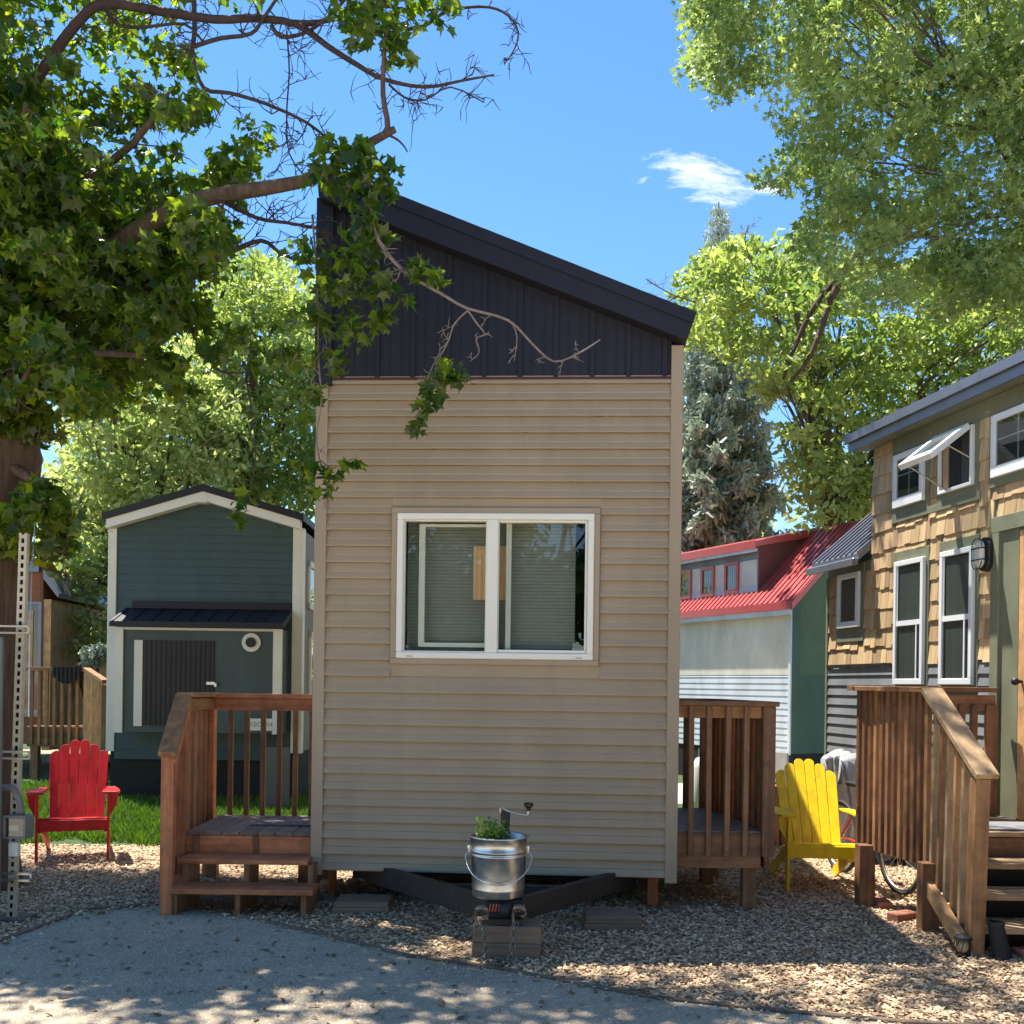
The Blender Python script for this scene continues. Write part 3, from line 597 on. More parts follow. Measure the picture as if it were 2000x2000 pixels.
board(E, 'sub_rail', (ex0, ey+0.02, 1.425), (ex1-0.09, ey+0.02, 1.425), 0.036, 0.085, 'honey')
board(E, 'top_rail', (ex1-0.06, ey+0.05, 1.489), (1.71, eby, 1.489), 0.12, 0.036, 'brown')
board(E, 'sub_rail', (ex1-0.07, ey+0.05, 1.42), (1.70, eby, 1.42), 0.036, 0.09, 'brown')
y = ey+0.10; i = 0
while y < eby-0.02:
    x = ex1-0.035 - 0.125*(y-ey); board(E, 'baluster', (x, y, 0.40), (x, y, 1.42), 0.036, 0.07, 'brown' if i % 3 else 'cedar', up=(0, 1, 0)); y += 0.108; i += 1
board(E, 'top_rail', (ex0, eby, 1.489), (1.72, eby, 1.489), 0.12, 0.036, 'brown'); board(E, 'sub_rail', (ex0, eby, 1.425), (1.72, eby, 1.425), 0.036, 0.085, 'brown')
for px in (1340, 1372): a = P(px, 1500, eby); board(E, 'baluster', (a.x, eby, 0.45), (a.x, eby, 1.4), 0.05, 0.038, 'brown', up=(0, 1, 0))

# ================================================================== BLUE-TEAL HOUSE
bl = P(208.6, 1400, 13.5); B = thing('tiny_house', 'dark teal tiny house with white corner trim and black gabled roof, left background', 'tiny house', (bl.x, bl.y, 0), R(1.0))
def bf(px, py, yl=0.0): return facade(B, px, py, yl)
BW = bf(587, 1250)[0]; _, bz0 = bf(215, 1464); ea = bf(199, 1001, -.2); eb = bf(593, 1003, -.2); ap = bf(395.5, 945, -.2); trimz = bf(400, 1020)[1]
apx = bf(395.5, 960)[0]
roof_t = 0.15
def btop(x):
    return (ap[1]-roof_t) - abs(x-apx)*((ap[1]-ea[1])/(ap[0]-ea[0]))
MB().prism([(0, bz0), (BW, bz0), (BW, btop(BW)), (apx, btop(apx)), (0, btop(0))], 'y', 0.0, 7.0).build('wall', MT['teal'], B)
s = MB(); z = bz0+0.005; bp = 0.105
while z < btop(apx)-0.05:
    zt = z+bp; half = BW
    if zt > btop(0): 
        sl = (ap[1]-ea[1])/(ap[0]-ea[0]); dxl = (zt-btop(0))/sl; x0, x1 = dxl, BW-dxl
    else: x0, x1 = 0.1, BW-0.1
    x0 = max(x0, .1); x1 = min(x1, BW-.1)
    if x1-x0 > .1: s.prism([(-0.001, z), (-0.014, z), (-0.004, zt), (-0.001, zt)], 'x', x0, x1)
    z = zt
s.build('siding', MT['teal'], B)
for a, b in ((0.0, 0.11), (BW-0.11, BW)):
    bx('corner_trim', MT['whitetrim'], B, a, b, -0.03, -0.0005, bz0-0.02, btop(a if a == 0 else BW)+0.02, bevel=0.004)
# side wall grey siding with openings
bx('side_siding', MT['greyside'], B, BW+0.001, BW+0.02, 0.12, 7.0, bz0, btop(BW))
bx('corner_trim', MT['whitetrim'], B, BW+0.0005, BW+0.03, -0.03, 0.1195, bz0-0.02, btop(BW)+0.02)
for y0, y1, z0, z1 in ((0.35, 1.0, 2.6, 3.25), (1.15, 1.8, 2.6, 3.25), (0.5, 1.2, 1.2, 2.3)):
    f = MB(); f.box(BW+0.02, BW+0.05, y0, y1, z0, z0+0.08); f.box(BW+0.02, BW+0.05, y0, y1, z1-0.08, z1); f.box(BW+0.02, BW+0.05, y0, y0+0.08, z0, z1); f.box(BW+0.02, BW+0.05, y1-0.08, y1, z0, z1)
    f = f.build('window', MT['whitetrim'], B); bx('pane', MT['darkglass'], f, BW+0.022, BW+0.028, y0+0.08, y1-0.08, z0+0.08, z1-0.08)
# open awning sash on far left side
s = MB().prism([(-0.02, 2.95), (-0.02, 3.0), (-0.24, 2.74), (-0.22, 2.70)], 'y', 0.9, 1.5).build('awning_sash', MT['whitetrim'], B)
for sgn, e in ((0, ea), (1, eb)):
    a = ap; poly = [a, e, (e[0], e[1]-roof_t*0.62), (a[0], a[1]-roof_t*0.62)]
    MB().prism(poly, 'y', -0.2, 7.2).build('roof', MT['black'], B)
    e2 = (e[0]+(0.05 if sgn == 0 else -0.05), e[1]-roof_t*0.62-0.001+(0.012)); a2 = (a[0], a[1]-roof_t*0.62-0.001)
    MB().prism([a2, e2, (e2[0], e2[1]-0.115), (a2[0], a2[1]-0.115)], 'y', -0.185, -0.03).build('fascia', MT['whitetrim'], B)
rb = bf(395, 982, -.15); bx('ridge_beam_end', MT['whitetrim'], B, rb[0]-0.06, rb[0]+0.07, -0.19, -0.03, rb[1]-0.0, rb[1]+0.10)
# bump-out cupboard
YB = -0.45
def b2(px, py): return facade(B, px, py, YB)
u0 = b2(225, 1300)[0]; u1 = b2(550, 1300)[0]; uz0 = b2(400, 1431)[1]; uz1 = b2(400, 1227)[1]
cb = MB().box(u0+0.01, u1-0.01, YB, -0.001, uz0, uz1).build('utility_cupboard', MT['teal2'], B)
for a, b in ((u0, u0+0.105), (u1-0.105, u1)): bx('cupboard_trim', MT['whitetrim'], cb, a, b, YB-0.03, YB+0.05, uz0-0.01, uz1)
bx('cupboard_trim', MT['whitetrim'], cb, u0+0.106, u1-0.106, YB-0.02, YB, uz1-0.03, uz1)
dA = b2(279, 1250); dB = b2(417, 1418); bx('door', MT['black'], cb, dA[0], dB[0], YB-0.022, YB-0.001, dB[1], dA[1])
s = MB(); x = dA[0]+0.05
while x < dB[0]-0.02: s.box(x, x+0.012, YB-0.027, YB-0.0225, dB[1]+0.01, dA[1]-0.01); x += 0.062
s.build('door_rib', MT['skirt'], cb)
wA = b2(264, 1250); wB = b2(278, 1418); bx('door_edge_trim', MT['whitetrim'], cb, wA[0], wB[0], YB-0.03, YB-0.001, wB[1], wA[1])
vc = b2(491.4, 1255); v = MB().disc(vc, 0.118, YB-0.03, YB-0.001, 32).build('vent', MT['whitetrim'], cb, smooth='auto'); MB().disc(vc, 0.064, YB-0.06, YB-0.031, 28).build('vent_pipe', MT['black'], v, smooth='auto')
la = b2(416, 1335); MB().box(la[0]-0.07, la[0]+0.03, YB-0.05, YB-0.023, la[1]-0.015, la[1]+0.02).box(la[0]+0.03, la[0]+0.06, YB-0.06, YB-0.03, la[1]-0.04, la[1]+0.005).build('latch', MT['bright'], cb)
pa_ = b2(488, 1403); pb_ = b2(533.5, 1427); pl = bx('number_plate', MT['whitetrim'], cb, pa_[0], pb_[0], YB-0.034, YB-0.0305, pb_[1], pa_[1])
def text(name, body, m, parent, loc, size, rot=(math.pi/2, 0, 0), ext=0.0008):
    cu_ = bpy.data.curves.new(name, 'FONT'); cu_.body = body; cu_.size = size; cu_.extrude = ext; cu_.align_x = 'CENTER'; cu_.align_y = 'CENTER'
    tmp = bpy.data.objects.new('tmp', cu_); COL.objects.link(tmp); bpy.context.view_layer.update()
    me = bpy.data.meshes.new_from_object(tmp.evaluated_get(bpy.context.evaluated_depsgraph_get())); bpy.data.objects.remove(tmp)
    me.transform(Matrix.Translation(Vector(loc)) @ Matrix.Rotation(rot[0], 4, 'X')); me.materials.clear(); me.materials.append(m)
    o = bpy.data.objects.new(name, me); COL.objects.link(o); o.parent = parent; return o
text('plate_lettering', 'K0C 404', MT['charcoal'], pl, ((pa_[0]+pb_[0])/2, YB-0.0352, (pa_[1]+pb_[1])/2), 0.082)
# cupboard roof
r1 = b2(400, 1213)[1]
MB().prism([(YB-0.12, uz1+0.002), (YB-0.12, uz1+0.07), (-0.02, uz1+0.27), (-0.02, uz1+0.20)], 'x', u0-0.04, u1+0.04).build('cupboard_roof', MT['navy'], cb)
s = MB(); x = u0
while x < u1: s.beam((x, YB-0.12, uz1+0.077), (x, -0.03, uz1+0.274), 0.025, 0.012); x += 0.235
s.build('roof_rib', MT['navy'], cb)
bx('roof_flashing', MT['navy'], cb, u0+0.06, u1+0.02, -0.05, -0.0145, uz1+0.275, uz1+0.37)
bx('skirting', MT['skirt'], B, 0.03, BW-0.03, 0.06, 6.8, 0, bz0+0.001); bx('lower_panel', MT['teal'], B, 0.11, BW-0.11, -0.02, 0.05, bz0-0.12, bz0+0.001)
pn = bf(515, 1460, -.9); tmp0 = P(515, 1480, 12.6); tmp1 = P(565, 1480, 12.6)
o = bx('grey_board', mat('grey_cement_board', (0.13, 0.125, 0.12), .8, var=.05), None, tmp0.x, tmp1.x, 12.6, 12.63, 0.0, P(515, 1460, 12.6).z); tag(o, 'flat grey sheet leaning upright against the teal house', 'board')
# marker post
mk = thing('marker_post', 'thin red and white marker post standing before the teal house skirting', 'marker post', tuple(G(257, 1560).xy)+(0,))
yb = ROOTS[mk.name].translation.y; sc_ = yb/FPX
for nm, pz0, pz1, rr, mm in (('post', 1552, 1530, 0.042, 'whitetrim'), ('red_band', 1530, 1510, 0.035, 'red'), ('white_band', 1553-60, 1509, 0.001, 'whitetrim')):
    pass
for nm, z0, z1, rr, mm in (('white_base', 0.0, 0.28, 0.042, 'whitetrim'), ('red_band', 0.28, 0.50, 0.052, 'red'), ('steel_tip', 0.50, 0.70, 0.02, 'bright')):
    MB().lathe([(0, z0), (rr, z0), (rr*0.9, z1), (0, z1)], n=14).build(nm, MT[mm], mk)

# ================================================================== ORANGE HOUSE (far left) with deck
oh = P(55, 1300, 17.2); O_ = thing('tiny_house', 'orange stained tiny house edge with pale timber corner behind the maple trunk', 'tiny house', (oh.x-1.6, oh.y, 0), R(3))
def of(px, py): return facade(O_, px, py)
a = of(87, 1095); b = of(87, 1420); c = of(101, 1165)
MB().box(0, a[0], 0, 3.0, 0.5, a[1]).build('wall', MT['orange'], O_)
bx('corner_post', W['gold_z'], O_, a[0]+0.001, c[0], -0.02, 2.9, 0.4, c[1]-0.05)
bx('post', MT['maroon'], O_, a[0]-0.05, a[0]+0.0, -0.035, -0.001, 0.5, a[1]+0.03)
w0 = of(57, 1175); w1 = of(80, 1400); f = ring(MB(), w0[0]-0.3, w1[0], w1[1], w0[1], 0.05, -0.04, -0.001).build('window', MT['greymetal'], O_)
bx('pane', MT['darkglass'], f, w0[0]-0.25, w1[0]-0.05, -0.02, -0.012, w1[1]+0.05, w0[1]-0.05); bx('pale_jamb', W['gold_z'], f, w0[0]-0.02, w0[0]+0.08, -0.035, -0.021, w1[1]+0.05, w0[1]-0.15)
MB().prism([(a[0]+0.0, c[1]+0.30), (c[0]+0.12, c[1]-0.02), (c[0]+0.14, c[1]+0.05), (a[0]+0.0, c[1]+0.45)], 'y', -0.05, 3.0).build('roof', MT['greymetal'], O_)
bx('roof_edge', MT['greymetal'], O_, a[0]-0.6, a[0]-0.055, -0.1, 0.0, a[1]-0.2, a[1]+0.0)
Y2 = 16.2
K = thing('far_deck', 'small orange-brown deck with balusters before the orange house at far left', 'deck', (P(110, 1500, Y2).x, Y2, 0))
kx0, kx1 = P(52, 1400, Y2).x, P(168, 1400, Y2).x; zt = P(110, 1307, Y2).z; zf = P(110, 1418, Y2).z
board(K, 'top_rail', (kx0, Y2, zt), (kx1+0.05, Y2, zt), 0.13, 0.06, 'brown')
for i in range(8): x = kx0+0.08+(kx1-kx0-0.1)*i/7; board(K, 'baluster', (x, Y2, zf-0.3), (x, Y2, zt), 0.045, 0.045, 'honey', up=(0, 1, 0))
board(K, 'rim_board', (kx0, Y2+0.03, zf-0.17), (kx1, Y2+0.03, zf-0.17), 0.04, 0.32, 'brown'); MB().box(kx0, kx1, Y2+0.04, Y2+0.8, zf-0.04, zf).build('deck_floor', W['brown_x'], K, world=True)
for x in (kx0+0.1, kx0+0.55, kx0+0.95): board(K, 'leg', (x, Y2+0.1, 0), (x, Y2+0.1, zf-0.3), 0.12, 0.12, 'brown', up=(0, 1, 0))
q0 = P(169, 1307, 16.1); q1 = P(206, 1331, 15.0)
for i in range(10):
    f_ = i/9; x = q0.x+(q1.x-q0.x)*f_; y = 16.1-1.1*f_; zz = q0.z+(q1.z-q0.z)*f_; board(K, 'baluster', (x, y, max(0.02, zf-0.3-f_*0.35)), (x, y, zz-0.03), 0.05, 0.05, 'gold', up=(0, 1, 0))
board(K, 'handrail', tuple(q0), tuple(q1), 0.10, 0.05, 'honey')
board(K, 'leg', (q1.x, 15.0, 0), (q1.x, 15.0, q1.z-0.05), 0.08, 0.08, 'brown', up=(0, 1, 0))
ca = P(102, 1305, Y2-0.07); cb2 = P(160, 1305, Y2-0.07); cz_ = P(130, 1340, Y2-0.07).z
s = MB(); n = 14
for i in range(n):
    x0 = ca.x+(cb2.x-ca.x)*i/n; x1 = ca.x+(cb2.x-ca.x)*(i+1)/n; f0 = math.sin(i/n*math.pi)**0.4; f1 = math.sin((i+1)/n*math.pi)**0.4; y0 = Y2-0.09-0.02*(i % 2); y1 = Y2-0.09-0.02*((i+1) % 2)
    z0, z1 = zt+0.035-(zt-cz_)*f0, zt+0.035-(zt-cz_)*f1
    s.add([(x0, y0, z0), (x1, y1, z1), (x1, y1, zt+0.035), (x0, y0, zt+0.035)], [(0, 1, 2, 3)]); s.add([(x0, y0, zt+0.036), (x1, y1, zt+0.036), (x1, Y2+0.09, zt+0.036), (x0, Y2+0.09, zt+0.036)], [(0, 1, 2, 3)])
tag(s.build('towel', MT['black'], None), 'black cloth hung over the railing of the far left deck', 'towel')

# ================================================================== RED ROOF HOUSE
rcx = P(1546, 1350, 16.0); ang = R(-64.2)
wl = 6.5
dirx = Vector((math.cos(ang), math.sin(ang), 0)); org = Vector((rcx.x, rcx.y, 0)) - dirx*wl
Q = thing('tiny_house', 'white and green tiny house with red metal roof and dormer, right background', 'tiny house', tuple(org), ang)
def qf(px, py, yl=0.0): return facade(Q, px, py, yl)
_, qe = qf(1546, 1180); _, qm = qf(1540, 1318); _, qb = qf(1530, 1471); print('red house', qe, qm, qb)
gw = 2.5; ridge = 4.25; rid_y = 1.25
MB().prism([(0.0, qb), (gw, qb), (gw, qe), (rid_y, ridge-0.12), (0.0, qe)], 'x', 0.1, wl-0.011).build('wall', MT['paleblue'], Q)
bx('upper_panel', MT['cream'], Q, 0.1, wl-0.05, -0.016, -0.001, qm, qe-0.02)
s = MB(); z = qb
while z < qm-0.01: zt_ = min(z+0.10, qm); s.prism([(-0.001, z), (-0.016, z), (-0.009, zt_), (-0.001, zt_)], 'x', 0.1, wl-0.05); z += 0.10
s.build('lower_siding', MT['paleblue'], Q)
bx('corner_trim', MT['paleblue'], Q, wl-0.05, wl+0.001, -0.03, -0.0005, qb-0.02, qe)
bx('panel_joint', MT['whitetrim'], Q, wl-1.35, wl-1.335, -0.018, -0.0165, qm, qe-0.03)
MB().prism([(0.0, qm), (gw, qm), (gw, qe), (rid_y, ridge-0.12), (0.0, qe)], 'x', wl-0.01, wl).build('end_panel', MT['green'], Q)
MB().prism([(0.0, qb), (gw, qb), (gw, qm-0.002), (0.0, qm-0.002)], 'x', wl-0.01, wl+0.003).build('end_siding', MT['green2'], Q)
bx('end_corner_trim', MT['green2'], Q, wl+0.0035, wl+0.012, 0.0, 0.16, qb, qe+0.03)
rs = (ridge-qe)/(rid_y+0.12)
def rz(y): return ridge-abs(y-rid_y)*rs
for y0, y1 in ((-0.14, rid_y), (rid_y, gw+0.14)):
    MB().prism([(y0, rz(y0)), (y1, rz(y1)), (y1, rz(y1)+0.05), (y0, rz(y0)+0.05)], 'x', 0, wl+0.12).build('roof', MT['redmetal'], Q)
s = MB(); x = 0.05
while x < wl+0.1: s.beam((x, -0.14, rz(-0.14)+0.058), (x, rid_y, rz(rid_y)+0.058), 0.035, 0.026); x += 0.125
s.build('roof_rib', MT['redmetal'], Q)
bx('eave_fascia', MT['redmetal'], Q, 0, wl+0.12, -0.165, -0.1405, rz(-0.14)-0.07, rz(-0.14)+0.05)
bx('eave_trim', MT['paleblue'], Q, 0, wl+0.13, -0.15, -0.125, rz(-0.14)-0.15, rz(-0.14)-0.072)
MB().prism([(-0.14, rz(-0.14)-0.09), (rid_y, ridge-0.09), (rid_y, ridge+0.03), (-0.14, rz(-0.14)+0.03)], 'x', wl+0.121, wl+0.14).build('rake_trim', MT['redmetal'], Q)
# dormer
dy = 0.12; dx1, dzt = qf(1482, 1066, dy); _, dzb = qf(1480, 1165, dy); d_hi = ridge+0.03
dm = MB().prism([(dy, rz(dy)), (dy, dzt), (rid_y-.02, d_hi-0.05), (rid_y-0.02, rz(rid_y))], 'x', 0.4, dx1).build('dormer', MT['slate'], Q)
MB().prism([(dy+0.0, rz(dy)), (dy+0.0, dzt-0.01), (rid_y-.02, d_hi-0.06), (rid_y-0.02, rz(rid_y)-.02)], 'x', dx1+0.001, dx1+0.008).build('dormer_cheek', MT['maroon'], dm)
MB().prism([(dy-0.14, dzt+0.0), (dy-0.14, dzt+0.06), (rid_y+0.1, d_hi+0.07), (rid_y+0.1, d_hi-0.0)], 'x', 0.2, dx1+0.10).build('dormer_roof', MT['redmetal'], dm)
bx('dormer_fascia', MT['redmetal'], dm, 0.2, dx1+0.10, dy-0.155, dy-0.1405, dzt-0.06, dzt+0.07); bx('dormer_trim', MT['paleblue'], dm, 0.2, dx1+0.10, dy-0.14, dy-0.11, dzt-0.11, dzt-0.061)
MB().prism([(dy-0.14, dzt-0.03), (rid_y+0.1, d_hi-0.08), (rid_y+0.1, d_hi-0.001), (dy-0.14, dzt+0.0)], 'x', dx1+0.08, dx1+0.10).build('dormer_rake', MT['redmetal'], dm)
bx('dormer_cream_panel', MT['cream'], dm, 0.4, dx1-0.03, dy-0.012, dy-0.001, rz(dy)+0.12, dzt-0.22)
bx('dormer_base', MT['paleblue'], dm, 0.4, dx1, dy-0.022, dy-0.0125, rz(dy)+0.03, rz(dy)+0.14)
for px in (1338, 1382, 1429):
    cxm, czm = qf(px+0.0, 1128 if px > 1400 else (1136 if px > 1350 else 1142), dy-0.03); ww, hh = 0.19, 0.26
    wn = ring(MB(), cxm-ww, cxm+ww, czm-hh, czm+hh, 0.055, dy-0.05, dy-0.013).build('window', MT['redmetal'], dm)
    bx('pane', MT['darkglass'], wn, cxm-ww+0.05, cxm+ww-0.05, dy-0.03, dy-0.0225, czm-hh+0.05, czm+hh-0.05); s = MB()
    for i in range(5): s.box(cxm-ww+0.075+i*0.058, cxm-ww+0.095+i*0.058, dy-0.021, dy-0.0165, czm-hh+0.05, czm+hh-0.05)
    s.build('shade', MT['blind'], wn)
MB().prism([(0, 0), (gw, 0), (gw, qb), (0, qb)], 'x', 0.1, wl-0.05).build('skirting', MT['skirt'], Q)
bx('grey_skirt_sheet', mat('grey_tarp_sheet', (0.33, 0.32, 0.31), .7, var=.2, vscale=3, bump=.6, bscale=6), Q, wl-2.0, wl-0.02, -0.06, -0.0225, 0.12, qb+0.01)

# ================================================================== SHINGLE HOUSE (right)
shy = 9.8; shx = 3.44; L_n = 0.90; L_t = 5.6; dv = Vector((0.171, -1, 0)).normalized(); org = Vector((shx, shy, 0)) - dv*L_n
S = thing('tiny_house', 'cedar-shingled tiny house with grey metal roof, olive trim and open awning window at right', 'tiny house', tuple(org), math.atan2(dv.y, dv.x))
def sf(px, py, yl=0.0): return facade(S, px, py, yl)
x_tall = sf(1705, 1000)[0]; x_end = sf(1617, 1200)[0]; XE = L_n+L_t
print('shingle house', x_tall, x_end)
e1 = sf(1677, 875, -0.16); e2 = sf(1997, 738, -0.16); print('eave', e1, e2); ze = (e1[1]+e2[1])/2+0.01; zlow = sf(1617, 1112)[1]; zm = sf(1690, 1299)[1]; zbm = 0.5
SD = 2.5
MB().box(x_tall, XE, 0.0, SD, zbm, ze).build('wall', MT['olive'], S)
MB().box(x_end, x_tall-0.001, 0.0, SD, zbm, zlow).build('bay_wall', MT['olive'], S)
# openings list in facade coordinates
def quad(pxl, pyt, pyb, pxr, pyt2, pyb2):
    a = sf(pxl, pyt); b = sf(pxl, pyb); c = sf(pxr, pyt2); d = sf(pxr, pyb2); return (a[0], c[0], (b[1]+d[1])/2, (a[1]+c[1])/2)
W1 = quad(1753, 890, 995, 1812, 869, 979.5); W2 = quad(1842, 855, 967, 1909, 829, 946); W3 = quad(1946, 814, 934, 2000, 793, 914); W3 = (W3[0], W3[0]+(W1[1]-W1[0])*1.25, W3[2], W3[3])
WA = quad(1755, 1099, 1337, 1813, 1087, 1337); WB_ = quad(1845, 1078, 1337, 1910, 1067, 1337); WS = quad(1643.5, 1124, 1230, 1685, 1116, 1222)
zb = (W1[2]+W2[2]+W3[2])/3; zt = (W1[3]+W2[3]+W3[3])/3; W1, W2, W3 = [(w_[0], w_[1], zb, zt) for w_ in (W1, W2, W3)]
zb = (WA[2]+WB_[2])/2; zt = (WA[3]+WB_[3])/2; WA, WB_ = [(w_[0], w_[1], zb, zt) for w_ in (WA, WB_)]
print('windows', W1, W2, W3, WA, WB_, WS, 'zm', zm, ze, zlow)
dx0 = sf(1941, 1200)[0]; dtop = sf(1941, 1043)[1]; frz = sf(1747, 895)[1]
tx = 0.055
blocks = [(w_[0]-tx, w_[1]+tx, w_[2]-0.07, w_[3]+0.09) for w_ in (W1, W2, W3)] + [(w_[0]-0.045, w_[1]+0.045, w_[2]-0.05, w_[3]+0.09) for w_ in (WA, WB_)] + [(WS[0]-0.05, WS[1]+0.05, WS[2]-0.12, WS[3]+0.09)]
DX1 = dx0+1.2; blocks.append((dx0-0.0, DX1, zbm, dtop)); 
# frieze board under the eave
frx0 = sf(1747, 900)[0]
tb = MB(); tb.box(frx0, XE, -0.02, -0.0005, W1[3]+0.02, ze)
for (a, b, c, d) in blocks[:3]: tb.box(a, b, -0.021, -0.0006, c, W1[3]+0.019)
tb.box(W1[0]-tx, W2[1]+tx+0.02, -0.022, -0.0007, W1[2]-0.13, W1[2]-0.069)
for (a, b, c, d) in blocks[3:5]: tb.box(a, b, -0.021, -0.0006, c, d)
tb.box(WS[0]-0.05, WS[1]+0.06, -0.021, -0.0006, WS[2]-0.14, zlow-0.01)
tb.box(x_end-0.001, x_end+0.045, -0.024, -0.0008, zbm, zlow-0.1)
tb.box(dx0, dx0+0.10, -0.035, -0.0009, zbm, dtop); tb.box(dx0, DX1, -0.036, -0.001, dtop-0.0, dtop+0.12); tb.box(DX1-0.10, DX1, -0.035, -0.0009, zbm, dtop)
tb.build('trim_board', MT['olive'], S, bevel=0.003)
shblocks = [(a, b, c-(0.06 if i < 2 else 0), max(d, ze) if i < 3 else d) for i, (a, b, c, d) in enumerate(blocks)]
shblocks[5] = (WS[0]-0.05, WS[1]+0.06, WS[2]-0.14, zlow)
shblocks.append((dx0, DX1, zbm, dtop+0.12))
sh = MB(); c_ = 0.178; z = zm+0.0; row = 0
rr = random.Random(3)
while z < ze-0.02:
    x = x_end+0.05 - rr.random()*0.1; first = True
    while x < XE:
        wdt = rr.uniform(0.075, 0.16); x0, x1 = max(x, x_end+0.047), min(x+wdt-0.004, XE); x += wdt
        if z > zlow-0.25 and x0 < x_tall: 
            if x1 < x_tall+0.04: continue
            x0 = x_tall
        if x1-x0 < 0.02: continue
        zb = z + rr.uniform(-0.016, 0.016)+rr.choice((0, 0, -0.012)); ztp = min(z + c_+0.02, ze)
        skip = False
        for (a, b, c, d) in shblocks:
            if x1 > a+0.002 and x0 < b-0.002 and ztp > c and zb < d:
                # clip
                if x0 < a-0.02 and x1 > a: x1 = min(x1, a-0.001)
                elif x1 > b+0.02 and x0 < b: x0 = max(x0, b+0.001)
                elif zb < c-0.03 and ztp > c: ztp = c
                elif ztp > d+0.03 and zb < d: zb = d+0.001
                else: skip = True
                if x1-x0 < 0.015: skip = True
        if skip: continue
        th = rr.uniform(0.016, 0.024)
        sh.prism([(-0.001, zb), (-th, zb), (-0.004, ztp), (-0.001, ztp)], 'x', x0, x1, rnd=rr.random())
    z += c_; row += 1
sh.build('shingles', MT['shingle'], S)
s = MB(); z = zm
while z > zbm+0.02:
    z0 = z-0.098
    segs = [(x_end+0.047, dx0), (DX1+0.001, XE)]
    for (a, b, c, d) in blocks[3:5]:
        if z > c:
            ns_ = []
            for (p, q) in segs:
                if a > p and b < q: ns_ += [(p, a-0.001), (b+0.001, q)]
                else: ns_.append((p, q))
            segs = ns_
    for (p, q) in segs: s.prism([(-0.001, z0), (-0.020, z0), (-0.006, z), (-0.001, z)], 'x', p, q)
    z -= 0.098
s.build('lower_siding', MT['charcoal'], S)
bx('drip_cap', MT['black'], S, x_end+0.047, WA[0]-0.061, -0.034, -0.0215, zm-0.012, zm+0.012)
bx('skirting', MT['skirt'], S, x_end+0.1, XE, 0.06, SD, 0, zbm-0.001)
# windows
def shwin(w_, kind):
    x0, x1, z0, z1 = w_; f = ring(MB(), x0, x1, z0, z1, 0.055 if kind != 'tall' else 0.045, -0.05, 0.02, tb=0.085 if kind == 'up' else (0.06 if kind == 'small' else 0.05)).build('window', MT['winwhite'], S, bevel=0.004)
    bx('dark_backing', MT['room'], f, x0+0.01, x1-0.01, -0.0245, -0.0225, z0+0.01, z1-0.01)  # flat dark sheet over the wall, its colour stands for the unlit room
    g = 0.055 if kind != 'tall' else 0.045
    if kind == 'up':
        bx('pane', MT['darkglass'], f, x0+g, x1-g, -0.034, -0.030, z0+0.085, z1-g)
        s = MB(); xm = (x0+x1)/2; s.box(xm-0.006, xm+0.006, -0.0295, -0.0265, z0+0.085, z1-g); s.box(x0+g, x1-g, -0.0296, -0.0266, (z0+z1)/2+.04, (z0+z1)/2+0.052); s.build('grille', MT['winwhite'], f)
    elif kind == 'tall':
        zmid = z0+(z1-z0)*0.50
        bx('pane', MT['darkglass'], f, x0+g, x1-g, -0.034, -0.031, zmid, z1-g); bx('pane', MT['darkglass'], f, x0+g, x1-g, -0.038, -0.035, z0+0.05, zmid)
        bx('meeting_rail', MT['winwhite'], f, x0+g, x1-g, -0.046, -0.026, zmid-0.03, zmid+0.015)
        s = MB(); s.box(x0+g, x0+g+0.014, -0.040, -0.0345, zmid, z1-g); s.box(x1-g-0.07, x1-g-0.055, -0.044, -0.0385, z0+0.05, zmid-0.03); s.build('sash', MT['winwhite'], f)
        bx('curtain', MT['curtaing'], f, x0+g+0.03, x1-g, -0.029, -0.026, z0+0.05, z1-g-0.02)
    else: bx('pane', MT['darkglass'], f, x0+g, x1-g, -0.036, -0.031, z0+0.06, z1-0.075)
    return f
f1 = shwin(W1, 'up'); f3 = shwin(W3, 'up'); shwin(WA, 'tall'); shwin(WB_, 'tall'); shwin(WS, 'small')
x0, x1, z0, z1 = W2
f2 = ring(MB(), x0, x1, z0, z1, 0.028, -0.05, 0.02).build('window', MT['winwhite'], S, bevel=0.003)
bx('dark_backing', MT['room'], f2, x0+0.01, x1-0.01, -0.0245, -0.0225, z0+0.01, z1-0.01); bx('curtain', MT['darkcurtain'], f2, x0+0.15, x0+0.30, -0.030, -0.026, z0+0.03, z1-0.03); bx('curtain', W['pale_z'], f2, x0+0.05, x0+0.13, -0.031, -0.027, z0+0.03, z1-0.03)  # same dark sheet in place of an unlit room
# open awning sash hinged at the top
hz = z1-0.03; lw = z1-z0-0.06; an = R(52)
def ap_(u, v, off=0.0): return (u, -0.052-v*math.sin(an)-off*math.cos(an), hz-v*math.cos(an)+off*math.sin(an))
s = MB()
def slab(u0_, u1_, v0, v1, o0, o1):
    s.add([ap_(u0_, v0, o0), ap_(u1_, v0, o0), ap_(u1_, v1, o0), ap_(u0_, v1, o0), ap_(u0_, v0, o1), ap_(u1_, v0, o1), ap_(u1_, v1, o1), ap_(u0_, v1, o1)], [(0,1,2,3),(7,6,5,4),(0,4,5,1),(1,5,6,2),(2,6,7,3),(3,7,4,0)])
slab(x0, x1, 0, 0.07, 0, 0.05); slab(x0, x1, lw-0.08, lw, 0, 0.05); slab(x0, x0+0.07, 0.07, lw-0.08, 0, 0.05); slab(x1-0.07, x1, 0.07, lw-0.08, 0, 0.05)
